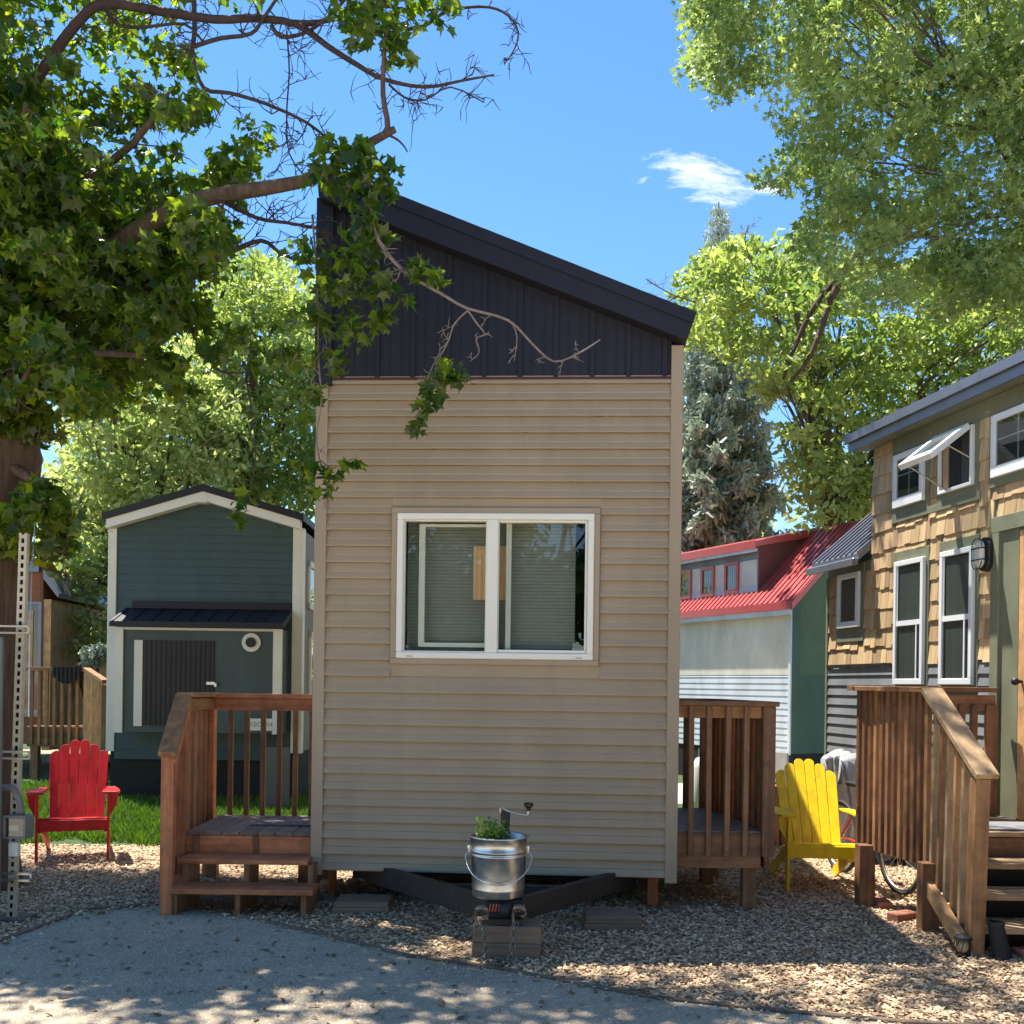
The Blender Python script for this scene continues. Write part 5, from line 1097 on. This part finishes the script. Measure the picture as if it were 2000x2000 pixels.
def px_blobs(poly, n, y0, y1, r0, r1, holes=()):
    a = np.array(poly); lo, hi = a.min(0), a.max(0); out = []
    while len(out) < n:
        p = rng.uniform(lo, hi, (400, 2)); ok = inpoly(p, poly)
        for h in holes: ok &= ~inpoly(p, h)
        for q in p[ok]:
            y = rng.uniform(y0, y1); out.append((tuple(P(q[0], q[1], y)), float(rng.uniform(r0, r1))))
            if len(out) >= n: break
    return out
# ================================================================== LEFT MAPLE (near)
ML = thing('maple_tree', 'large Norway maple with thick trunk, broad leaves and dead bare limbs at left', 'tree', (-3.93, 7.85, 0))
trunk = [(-4.08, 7.85, -0.05), (-4.06, 7.85, 0.5), (-4.04, 7.85, 1.3), (-4.01, 7.85, 2.4), (-3.91, 7.85, 3.3), (-3.95, 7.85, 4.3), (-4.15, 7.8, 5.4), (-4.4, 7.8, 6.6), (-4.6, 7.8, 8.2)]
MB().tube(catmull(trunk, 3), [0.36, .32, .29]+[0.275]*6+[0.27]*4+[0.22, 0.2, 0.18, 0.17, 0.16, 0.15, 0.14, 0.12, 0.10, 0.08, .06, .05], 20).build('trunk', MT['bark'], ML, world=True, smooth=True)
def limb(pts, r0, r1, mtl='bark', name='limb', n=9, twig=0, tl=0.35, tm=None, k=3):
    pl_ = catmull([P(*p) for p in pts], k); m = len(pl_)
    s = MB().tube(pl_, [r0+(r1-r0)*i/(m-1)*1.0 for i in range(m)], n)
    if twig: twigs(s, pl_, twig, tl, r1)
    o = s.build(name, MT[mtl], ML, world=True, smooth=True)
    return o
def twigs(s, pl_, num, tl, r, lvl=0):
    m = len(pl_)
    for q in range(num):
        i = random.randrange(1, m); a = Vector(pl_[i]); d = (Vector(pl_[i])-Vector(pl_[i-1])).normalized(); sd = Vector((random.gauss(0, 1), random.gauss(0, .7), random.gauss(0, 1))).normalized(); dr = (d*0.5+sd*0.9).normalized()
        L_ = tl*random.uniform(0.35, 1.0); pts = [a]; cur = a.copy(); kk = 4
        for j in range(kk):
            dr = (dr+Vector((random.gauss(0, .28), random.gauss(0, .2), random.gauss(0, .28)))).normalized(); cur = cur+dr*L_/kk; pts.append(cur.copy())
        rr0 = max(0.0035, min(r*0.6, 0.009)); s.tube(pts, [rr0*(1-0.6*j/kk) for j in range(kk+1)], 5, cap=False)
        if lvl < 1: twigs(s, pts, 4, tl*0.5, rr0, lvl+1)
limb([(-20, 760, 7.85), (60, 640, 7.7), (150, 540, 7.4), (300, 430, 7.1), (410, 385, 6.9), (520, 367, 6.8), (620, 345, 6.75), (700, 292, 6.7), (772, 252, 6.65)], 0.085, 0.022, twig=6, tl=.3, tm='twig')
limb([(735, 272, 6.67), (757, 250, 6.66), (748, 185, 6.64), (750, 110, 6.6), (755, 50, 6.55)], 0.022, 0.012)
limb([(755, 262, 6.66), (775, 272, 6.66), (788, 284, 6.66), (796, 297, 6.66)], 0.009, 0.004, 'twig')
limb([(-60, 330, 7.9), (60, 170, 7.6), (150, 45, 7.4), (205, 8, 7.35), (300, 20, 7.3), (420, 38, 7.2), (500, 36, 7.15), (580, 48, 7.1), (640, 90, 7.05), (700, 128, 7.0), (750, 155, 6.95), (830, 170, 6.9), (900, 158, 6.85), (965, 146, 6.8)], 0.042, 0.006, 'twig', twig=34, tl=0.42)
limb([(500, 38, 7.15), (600, 45, 7.1), (660, 35, 7.1), (740, 12, 7.0), (800, 20, 7), (870, 18, 6.95)], 0.02, 0.008, 'twig', twig=10, tl=.4)
limb([(378, -20, 7.25), (380, 60, 7.22), (376, 110, 7.2), (398, 172, 7.15), (450, 182, 7.1), (520, 203, 7.05), (600, 240, 7.0), (655, 285, 6.95)], 0.018, 0.009, 'twig', twig=14, tl=0.35)
limb([(375, 92, 7.2), (430, 75, 7.2), (490, 66, 7.1), (515, 35, 7.1), (545, -10, 7.0)], 0.016, 0.01, 'twig', twig=8, tl=0.3)
limb([(205, 18, 7.35), (235, 50, 7.3), (290, 52, 7.3), (360, 47, 7.2), (395, 80, 7.2)], 0.014, 0.008, 'twig', twig=12, tl=0.4)
limb([(530, 50, 7.1), (550, 72, 7.1), (600, 62, 7.1), (650, 25, 7.0), (690, -20, 6.9)], 0.016, 0.008, 'twig', twig=8)
limb([(790, 58, 6.9), (830, 50, 6.9), (862, 28, 6.9), (900, 16, 6.85), (955, 14, 6.8), (992, 30, 6.8), (1012, 62, 6.8), (1005, 95, 6.8), (985, 125, 6.8)], 0.013, 0.004, 'twig', twig=10, tl=.22)
limb([(760, 165, 6.95), (790, 190, 6.9), (830, 195, 6.9), (880, 170, 6.85), (945, 200, 6.8)], 0.008, 0.004, 'twig', twig=14, tl=.25)
limb([(390, 515, 7.2), (450, 492, 7.1), (510, 470, 7.05), (545, 492, 7.0), (590, 515, 6.95)], 0.022, 0.008, 'twig', twig=8, tl=0.3)
limb([(420, 385, 7.0), (500, 425, 7.0), (560, 435, 6.95), (620, 445, 6.9)], 0.016, 0.008, 'twig', twig=18, tl=0.35)
limb([(560, 60, 7.1), (565, 140, 7.1), (560, 220, 7.05), (565, 300, 7.0), (600, 350, 6.9)], 0.006, 0.005, 'twig', twig=22, tl=0.28)
limb([(250, 560, 7.3), (330, 590, 7.2), (370, 640, 7.15), (400, 690, 7.1), (430, 725, 7.1), (480, 728, 7.0)], 0.018, 0.006, 'twig', twig=8, tl=0.35)
limb([(700, 300, 6.7), (715, 360, 6.6), (728, 415, 6.5), (735, 460, 6.5), (760, 500, 6.45), (800, 537, 6.4), (868, 577, 6.35)], 0.018, 0.010, 'greytwig', name='branch', twig=5, tl=0.2)
limb([(868, 577, 6.35), (912, 602, 6.35), (992, 625, 6.3), (1040, 672, 6.3), (1082, 706, 6.3), (1130, 690, 6.3), (1172, 664, 6.3)], 0.0095, 0.0045, 'greytwig', name='branch', n=7, twig=5, tl=0.10)
limb([(915, 605, 6.35), (888, 632, 6.33), (876, 665, 6.32), (858, 700, 6.32), (850, 712, 6.32)], 0.006, 0.0035, 'greytwig', name='branch', n=6, twig=6, tl=0.14)
limb([(912, 604, 6.35), (932, 632, 6.34), (946, 652, 6.33), (930, 662, 6.33), (936, 688, 6.33), (918, 706, 6.33)], 0.006, 0.003, 'greytwig', name='branch', n=6, twig=3, tl=0.08)
limb([(1000, 628, 6.3), (1010, 660, 6.3), (1004, 705, 6.3)], 0.005, 0.003, 'greytwig', name='branch', n=6, twig=2, tl=0.08)
limb([(610, 420, 6.75), (620, 560, 6.7), (622, 700, 6.65), (628, 780, 6.6), (618, 860, 6.6), (632, 925, 6.6), (640, 960, 6.55)], 0.008, 0.004, 'greytwig', name='branch', n=6, twig=6, tl=0.2)
limb([(628, 900, 6.6), (650, 915, 6.55), (690, 895, 6.5)], 0.004, 0.003, 'greytwig', name='branch', n=6)
limb([(850, 705, 6.32), (835, 740, 6.3), (818, 800, 6.3), (808, 850, 6.3)], 0.005, 0.003, 'greytwig', name='branch', n=6, twig=3, tl=0.1)
limb([(480, 730, 6.9), (500, 900, 6.7), (470, 1000, 6.6)], 0.006, 0.003, 'twig', name='branch', n=6)
for pts in ([(-20, 760, 7.85), (100, 700, 7.4), (200, 690, 7.0), (330, 700, 6.8)], [(-10, 500, 7.85), (130, 380, 7.5), (260, 280, 7.2), (330, 180, 7.0)], [(0, 700, 7.8), (30, 400, 7.3), (50, 200, 6.9)], [(-40, 820, 7.85), (40, 760, 7.3), (60, 700, 7.0)], [(0, 900, 7.8), (100, 960, 7.4), (130, 1030, 7.2)]):
    limb(pts, 0.05, 0.012, 'bark', twig=5, tl=0.4, tm='twig')
MA = [(0, 60), (60, 50), (150, 60), (200, 95), (245, 155), (330, 105), (385, 105), (400, 180), (385, 225), (440, 215), (525, 235), (565, 280), (505, 330), (510, 370), (470, 430), (425, 480), (405, 560), (360, 620), (290, 680), (240, 700), (195, 790), (155, 860), (75, 830), (0, 860), (-160, 860), (-160, 60)]
blobs = px_blobs(MA, 185, 6.3, 8.8, 0.08, 0.23)
MD = [(-160, 330), (120, 300), (300, 400), (420, 440), (360, 600), (250, 690), (180, 830), (0, 850), (-160, 850)]   # thick inner crown
blobs += px_blobs(MD, 230, 7.2, 9.6, 0.22, 0.38)
blobs += px_blobs([(-120, 975), (60, 985), (85, 935), (135, 955), (145, 1010), (140, 1080), (70, 1095), (-120, 1085)], 26, 6.9, 7.7, 0.10, 0.19)
blobs += px_blobs([(240, 600), (400, 560), (460, 640), (440, 730), (370, 770), (270, 760)], 17, 6.7, 7.5, 0.10, 0.17)
C1, t1 = blob_points(blobs, lambda r: 700*r**1.6)
sm = []
def spray(px, py, y, r, n):
    c = P(px, py, y); d = rng.normal(size=(n, 3)); d /= np.linalg.norm(d, axis=1)[:, None]; n = int(n*1.7); d = rng.normal(size=(n, 3)); d /= np.linalg.norm(d, axis=1)[:, None]; sm.append(d*(r*rng.random(n)**0.5)[:, None]*np.array([1, .9, .8])+np.array(c))
for a in ((655, 330, 6.55, .22, 34), (700, 300, 6.6, .16, 24), (740, 345, 6.5, .16, 22), (690, 375, 6.5, .17, 22), (765, 370, 6.5, .08, 8), (650, 290, 6.6, .12, 12),
          (600, 500, 6.6, .17, 22), (650, 560, 6.6, .2, 30), (690, 500, 6.5, .2, 28), (720, 560, 6.5, .17, 20), (735, 450, 6.5, .15, 16), (700, 430, 6.5, .15, 14), (620, 620, 6.6, .18, 24), (690, 640, 6.5, .17, 22), (740, 620, 6.4, .13, 14), (580, 690, 6.6, .14, 15), (660, 700, 6.5, .12, 14), (790, 590, 6.4, .07, 6),
          (825, 525, 6.35, .10, 13), (850, 540, 6.3, .08, 8), (870, 725, 6.3, .10, 17), (895, 740, 6.28, .07, 8), (835, 790, 6.3, .08, 10), (812, 835, 6.3, .06, 7), (850, 765, 6.3, .07, 7),
          (505, 715, 6.8, .10, 8), (530, 690, 6.8, .08, 5), (605, 770, 6.6, .09, 8), (590, 830, 6.6, .09, 5), (570, 905, 6.6, .13, 13), (610, 920, 6.55, .1, 8), (630, 955, 6.5, .09, 8), (690, 905, 6.5, .05, 4), (645, 930, 6.5, .07, 4), (475, 985, 6.55, .09, 8), (465, 1020, 6.5, .05, 4),
          (700, 20, 6.6, .2, 26), (740, 60, 6.55, .2, 26), (800, 15, 6.6, .22, 26), (690, 70, 6.6, .13, 12), (770, 100, 6.55, .12, 10), (860, 10, 6.6, .18, 18), (740, -20, 6.6, .25, 30), (790, 120, 6.5, .07, 4),
          (430, 520, 6.9, .1, 8), (410, 590, 6.9, .1, 6), (330, 710, 6.8, .12, 10), (300, 800, 6.9, .1, 6)): spray(*a)
# high crown above the picture, with extra unseen clumps added to shade path and core
up_ = []
for i in range(38):
    x, y, z = rng.uniform(-5.5, -0.6), rng.uniform(5.6, 9.6), rng.uniform(6.6, 9.6)
    if z < 1.6+y*0.70: z = 1.6+y*0.70+rng.uniform(0, 1.2)
    up_.append(((x, y, z), float(rng.uniform(0.5, 0.85))))
for i in range(36):
    x, y, z = rng.uniform(-0.8, 1.5), rng.uniform(6.2, 9.0), rng.uniform(7.9, 9.8); up_.append(((x, y, z), float(rng.uniform(0.35, 0.6))))
for i in range(26):
    x, y, z = rng.uniform(-6.5, -3.7), rng.uniform(4.8, 8.6), rng.uniform(4.6, 8.0); up_.append(((x, y, z), float(rng.uniform(0.3, 0.5))))
for i in range(70):
    x, y, z = rng.uniform(-6.8, -3.0), rng.uniform(7.6, 10.8), rng.uniform(5.6, 9.0); up_.append(((x, y, z), float(rng.uniform(0.4, 0.65))))
for i in range(130):
    y = rng.uniform(7.0, 9.8); x = -0.52*y-rng.uniform(0.0, 2.2); up_.append(((x, y, rng.uniform(4.6, 7.8)), float(rng.uniform(0.4, 0.65))))  # off-frame clumps added so the inner crown falls into shade
for i in range(16): up_.append(((rng.uniform(-3.2, -0.8), rng.uniform(6.0, 7.6), rng.uniform(7.5, 9.0)), float(rng.uniform(0.45, 0.7))))
C3, t3 = blob_points(up_, lambda r: 300*r**1.6)
Call = np.concatenate([C1]+sm+[C3]); print('maple leaves', len(Call))
cuts = rng.integers(0, 3, len(Call)); parts_ = []
for q, tm_ in enumerate(('maple', 'maple2', 'maple3')):
    Cq = Call[cuts == q]; scatter('crown', Cq, 0.108*(0.6+0.85*rng.random(len(Cq))), tm_, LM['maple'], ML, up=0.65, spread=1.0, hang=0.9, rndv=np.clip(rng.normal(.42, .30, len(Cq)), 0, 1))

# ================================================================== RIGHT MAPLE, POPLAR, SPRUCE
RM = [(1345, -150), (1345, 60), (1342, 110), (1365, 160), (1405, 185), (1450, 200), (1515, 180), (1525, 235), (1545, 285), (1520, 320), (1500, 345), (1560, 380), (1580, 420), (1575, 480), (1610, 510), (1640, 540), (1690, 590), (1740, 640), (1800, 560), (1850, 620), (1900, 560), (1990, 620), (2150, 640), (2150, -150)]
b = px_blobs(RM, 760, 10.8, 14.2, 0.16, 0.40)
b += [(tuple(P(*q)), r) for q, r in (((1370, 60, 11.5), .3), ((1400, 120, 11.5), .35), ((1440, 150, 11.5), .35), ((1380, 20, 11.6), .3), ((1490, 355, 12), .16), ((1470, 345, 12), .10), ((1540, 360, 12), .25))]
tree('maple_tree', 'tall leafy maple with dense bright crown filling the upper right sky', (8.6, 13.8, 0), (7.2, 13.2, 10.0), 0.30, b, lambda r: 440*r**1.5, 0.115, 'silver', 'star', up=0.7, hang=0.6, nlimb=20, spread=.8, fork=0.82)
# bare limb strokes in front of the gap
GT = [(1335, 590), (1330, 560), (1355, 520), (1395, 500), (1450, 490), (1510, 505), (1540, 465), (1600, 470), (1700, 520), (1830, 520), (1900, 480), (2100, 500), (2100, 1000), (1690, 1015), (1580, 1015), (1560, 950), (1530, 840), (1470, 740), (1430, 690), (1340, 670)]
holes = [[(1600, 620), (1650, 600), (1690, 640), (1640, 690)], [(1690, 560), (1790, 560), (1800, 620), (1700, 640)], [(1450, 690), (1495, 690), (1495, 712), (1450, 712)], [(1500, 780), (1560, 775), (1560, 800), (1500, 800)]]
b = px_blobs(GT, 720, 16.5, 21.5, 0.20, 0.52, holes)
b += px_blobs([(1300, 590), (1330, 520), (1400, 455), (1500, 462), (1580, 430), (1560, 500), (1400, 520), (1345, 640)], 34, 16.5, 20, 0.08, 0.2)
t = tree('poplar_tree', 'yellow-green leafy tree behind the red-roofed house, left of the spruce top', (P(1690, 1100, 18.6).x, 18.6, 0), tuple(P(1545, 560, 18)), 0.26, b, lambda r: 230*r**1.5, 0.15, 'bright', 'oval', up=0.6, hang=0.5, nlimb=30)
for pts in ([(1530, 740, 16.6), (1560, 660, 16.6), (1590, 600, 16.6), (1640, 540, 16.6), (1730, 440, 16.6)], [(1545, 745, 16.4), (1580, 700, 16.4), (1605, 640, 16.4), (1635, 560, 16.4), (1740, 400, 16.4)]): MB().tube(catmull([P(*p) for p in pts], 3), [0.025+.004*i for i in range(len(pts)*3-2)], 8).build('limb', MT['bark'], t, world=True, smooth=True)
for pts in ([(1360, 590, 17), (1320, 578, 17), (1285, 560, 17), (1262, 545, 17)], [(1320, 578, 17), (1300, 590, 17), (1275, 580, 17)], [(1470, 520, 17), (1455, 470, 17), (1462, 440, 17)]):
    s = MB(); pl_ = catmull([P(*p) for p in pts], 3); s.tube(pl_, 0.010, 5); twigs(s, pl_, 6, 0.35, 0.008); s.build('bare_twig', MT['greytwig'], t, world=True)
def spruce(label, base, H_, rmax):
    t = thing('spruce_tree', label, 'tree', base, 0); bx0 = Vector(base)
    MB().tube([bx0, bx0+Vector((0, 0, H_*.5)), bx0+Vector((0.0, 0, H_))], [0.24, .14, .015], 10).build('trunk', MT['bark2'], t, world=True)
    s = MB(); pts = []; z = 1.0
    while z < H_-0.1:
        f_ = (H_-z)/H_; Lb = rmax*f_**0.88+0.10; nb = 8 if f_ > .15 else 6; a0 = random.random()*6
        for k in range(nb):
            a = a0+2*math.pi*k/nb+random.uniform(-.25, .25); Lr = Lb*random.uniform(.75, 1.1); p = []
            for j in range(7):
                q = j/6; p.append(bx0+Vector((math.cos(a)*Lr*q, math.sin(a)*Lr*q, z-Lr*(0.42*q-0.30*q*q)*(1 if f_ > .2 else -0.5))))
            s.tube(p, [0.022*(1-0.85*j/6)*max(.25, f_) for j in range(7)], 4, cap=False)
            m = int(70*Lr)+10
            for i in range(m):
                q = random.uniform(.15, 1.0)**0.8; j = min(5, int(q*6)); b_ = p[j].lerp(p[j+1], q*6-j); w_ = 0.30*Lr*(1-q)+0.07; sd = random.uniform(-1, 1)*w_; hang_ = random.uniform(0.0, 0.28)*min(1, Lr); pts.append((b_.x-math.sin(a)*sd, b_.y+math.cos(a)*sd, b_.z-hang_))
        z += 0.24+0.14*f_
    s.build('limb', MT['bark2'], t, world=True); C = np.array(pts); print('spruce', len(C))
    C = np.concatenate([C, C+rng.normal(size=C.shape)*0.07]); V0 = np.array([(-.16, 0, 0), (.16, 0, 0), (.10, .9, 0), (-.10, .9, 0)], np.float32); scatter('crown', C, 0.07+0.16*np.clip((base[2]+H_-C[:, 2])/H_*1.6, 0, 1), (V0, np.array([(0, 1, 2, 3)])), LM['spruce'], t, up=0.2, spread=.8, hang=1.6)
    return t
sp = P(1404, 395, 23.5); spruce('tall blue-grey spruce with pointed top right of the tan house', (sp.x, 23.5, 0.3), sp.z-0.3, 2.75)
# ================================================================== LEFT BACKGROUND TREES
bb = px_blobs([(395, 560), (430, 500), (500, 490), (560, 520), (600, 560), (640, 700), (700, 900), (600, 1000), (440, 960), (380, 820), (400, 700)], 420, 19, 23, 0.2, 0.55, [[(470, 690), (520, 690), (510, 760), (470, 780)]])
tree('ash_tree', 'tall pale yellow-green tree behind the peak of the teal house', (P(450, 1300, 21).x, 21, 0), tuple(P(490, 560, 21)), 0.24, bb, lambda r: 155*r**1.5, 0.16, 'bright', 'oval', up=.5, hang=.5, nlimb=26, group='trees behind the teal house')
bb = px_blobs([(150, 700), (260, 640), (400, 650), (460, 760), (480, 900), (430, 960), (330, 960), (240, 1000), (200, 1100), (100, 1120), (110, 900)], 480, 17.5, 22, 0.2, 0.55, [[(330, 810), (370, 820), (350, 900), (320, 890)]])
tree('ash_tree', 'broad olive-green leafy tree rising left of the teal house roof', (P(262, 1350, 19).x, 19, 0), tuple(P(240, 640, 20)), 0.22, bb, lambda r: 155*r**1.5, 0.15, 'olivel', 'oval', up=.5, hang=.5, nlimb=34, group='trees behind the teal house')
bb = px_blobs([(90, 1080), (200, 1060), (215, 1150), (210, 1280), (110, 1290), (90, 1180)], 60, 18, 21, 0.25, 0.5)
tree('leaning_tree', 'small leaning tree with bare lower stems between orange and teal houses', (P(205, 1300, 18.6).x, 18.6, 0), tuple(P(110, 1100, 18.6)), 0.10, bb, lambda r: 330*r**1.6, 0.13, 'olivel', 'oval', up=.4, hang=.4, nlimb=12, group='trees behind the teal house', fork=.6)
bb = [((rng.uniform(-1, 1)+P(135, 1260, 21).x, 21+rng.uniform(-.6, .6), rng.uniform(0.8, 2.4)), float(rng.uniform(.3, .5))) for i in range(36)]
t = thing('dark_shrub', 'dark green shrub under the trees left of the teal house', 'shrub', (P(135, 1260, 21).x, 21, 0.05)); C, tn = blob_points(bb, 150); scatter('foliage', C, 0.14, 'oval', LM['dark'], t, up=.5, rndv=tn)
bb = [(tuple(P(rng.uniform(172, 210), rng.uniform(1265, 1305), 16.9)), .22) for i in range(9)]
t = thing('silver_shrub', 'small silvery white-leaved shrub beside the teal house corner', 'shrub', (P(190, 1300, 16.9).x, 16.9, 0)); C, tn = blob_points(bb, 110); scatter('foliage', C, 0.07, 'oval', LM['silverbush'], t, up=.5, rndv=tn); MB().tube([(P(190, 1300, 16.9).x, 16.9, 0), tuple(P(190, 1290, 16.9))], 0.03, 6).build('stem', MT['bark2'], t, world=True)
# far wood belt
bb = []
for i in range(330):
    x = rng.uniform(-30, 32); y = rng.uniform(34, 44); top_ = 7.5+2.5*math.sin(x*0.35)+1.5*math.sin(x*0.9); bb.append(((x, y, rng.uniform(1.2, top_)), float(rng.uniform(0.9, 1.6))))
C, tn = blob_points(bb, 120); o = scatter('distant_wood', C, 0.36, 'oval', LM['olivel'], None, up=.5, rndv=tn); tag(o, kind='stuff')
# trees standing behind the viewer: seen only as reflections in the panes
for i, (x, y, h_) in enumerate(((-6.5, -12, 9), (-0.8, -11, 8.5), (5.5, -12, 9.5))):
    bb = [((x+rng.uniform(-3.4, 3.4), y+rng.uniform(-1.5, 1.5), rng.uniform(0.8, h_)), float(rng.uniform(.8, 1.2))) for k in range(110)]
    tree('street_tree', ('leafy tree behind the viewer on the left', 'leafy tree straight behind the viewer', 'leafy tree behind the viewer on the right')[i], (x, y, 0), (x, y, h_*0.8), 0.2, bb, 170, 0.30, 'dark', 'oval', nlimb=10, group='trees behind the viewer')
# herb in the bucket
t = thing('potted_herb', 'small leafy green herb growing in the metal bucket', 'plant', (bc.x-0.02, bc.y, zb0+h*0.78)); s = MB(); pts = []
for i in range(26):
    a = random.uniform(0, 6.28); r_ = random.uniform(.02, .12); hh = random.uniform(.08, .19); tip = Vector((bc.x-0.035+math.cos(a)*r_, bc.y+math.sin(a)*r_, zb0+h*0.78+hh)); b0_ = Vector((bc.x-.035+math.cos(a)*r_*.3, bc.y+math.sin(a)*r_*.3, zb0+h*0.78)); s.tube([b0_, (b0_+tip)/2+Vector((0, 0, .02)), tip], 0.0022, 5, cap=False)
    for k in range(16): q = random.uniform(.35, 1.0); p = b0_.lerp(tip, q); pts.append((p.x+random.gauss(0, .016), p.y+random.gauss(0, .016), p.z+random.gauss(0, .012)))
s.build('stem', LM['herb'], t, world=True); scatter('foliage', np.array(pts), 0.034, 'oval', LM['herb'], t, up=.7, spread=.8)

# ================================================================== GROUND COVER
chipm = mat('pale_wood_chip', (0.62, 0.45, 0.28), 0.85, var=0.0, color2=(0.44, 0.31, 0.19), vscale=9, rnd=0.45, coord='Object')
def chips(n, x0, x1, y0, y1, keep, size):
    p = rng.uniform((x0, y0), (x1, y1), (n, 2)); p = p[keep(p)]; C = np.column_stack([p, rng.uniform(0.003, 0.016, len(p))]); V0 = np.array([(-.3, -.5, 0), (.32, -.42, .05), (.22, .5, 0), (-.25, .45, .08), ], np.float32)
    return C, (V0, np.array([(0, 1, 2), (0, 2, 3)]))
inpath = lambda p: inpoly(p+rng.normal(0, 0.05, p.shape), path_poly)
ngr = np.array([(-.4, -.35, 0), (.45, -.3, 0), (.1, .45, 0), (0, 0, .45)], np.float32), np.array([(0, 1, 3), (1, 2, 3), (2, 0, 3)])
d_ = lambda p: ~inpath(p) & (p[:, 1] < 9.9+np.where(p[:, 0] > -1, 2.4, 0))
C, tpl = chips(230000, -5.2, 5.2, 4.6, 12.2, lambda p: d_(p) & (rng.random(len(p)) < np.clip(1.4-(p[:, 1]-4.6)*0.14, .15, 1)), 1)
near = 0.016+0.012*rng.random(len(C)); o = scatter('wood_chips', C, near*1.1, tpl, chipm, None, up=3.0, spread=.8); tag(o, kind='stuff'); print('chips', len(C))
p = rng.uniform((-3.2, 4.5), (4.2, 7.6), (70000, 2)); p = p[inpath(p)]; C = np.column_stack([p, np.full(len(p), 0.004)]); o = scatter('gravel', C, 0.0105, ngr, mat('gravel_stone', (0.60, 0.50, 0.38), .9, color2=(0.38, 0.32, 0.25), vscale=12, rnd=0.4), None, up=5, spread=.5); tag(o, kind='stuff')
p = rng.uniform((-3.4, 4.5), (4.2, 7.4), (700, 2)); C = np.column_stack([p, np.full(len(p), 0.012)]); o = scatter('leaf_litter', C, 0.045, 'oval', leafmat('dry_leaf', (0.16, 0.10, 0.05), (0.34, 0.26, 0.15), (1, 1, 1), .7, .2, .2), None, up=3, spread=.8); tag(o, kind='stuff')
# grass blades
n = 90000; p = rng.uniform((-8.5, 9.85), (1.2, 15.5), (n, 2)); keep = (p[:, 0] < -0.9) | (p[:, 1] > 12.4); keep &= rng.random(n) < np.clip(1.3-(p[:, 1]-9.8)*0.17, .2, 1); p = p[keep]
edge = 0.15*np.sin(p[:, 0]*4.1)+0.1*np.sin(p[:, 0]*9.7); p = p[(p[:, 1] > 9.98+edge) | (p[:, 0] > -.9)]
Vb = np.array([(-.07, 0, 0), (.07, 0, 0), (0.04, .62, 0.08), (0.0, 1.0, 0.28)], np.float32); C = np.column_stack([p, np.full(len(p), 0.004)])
def grass(name, C, size):
    Nn = len(C); sz = size*rng.uniform(.5, 1.3, Nn); a = rng.uniform(0, 6.28, Nn); tilt = rng.normal(0, .32, (Nn, 2)); V = np.zeros((Nn, 4, 3), np.float32); ca, sa = np.cos(a), np.sin(a)
    for i, (u, v, w_) in enumerate(Vb):
        V[:, i, 0] = C[:, 0]+sz*(u*ca+(v*tilt[:, 0])+w_*sa); V[:, i, 1] = C[:, 1]+sz*(u*sa+v*tilt[:, 1]-w_*ca); V[:, i, 2] = C[:, 2]+sz*v
    F = np.array([(0, 1, 2), (0, 2, 3)])[None]+(np.arange(Nn)*4)[:, None, None]; return fast_mesh(name, V.reshape(-1, 3), F.reshape(-1, 3), MT['grass'], None, np.repeat(rng.random(Nn), 2))
tag(grass('grass', C, 0.10), kind='stuff')
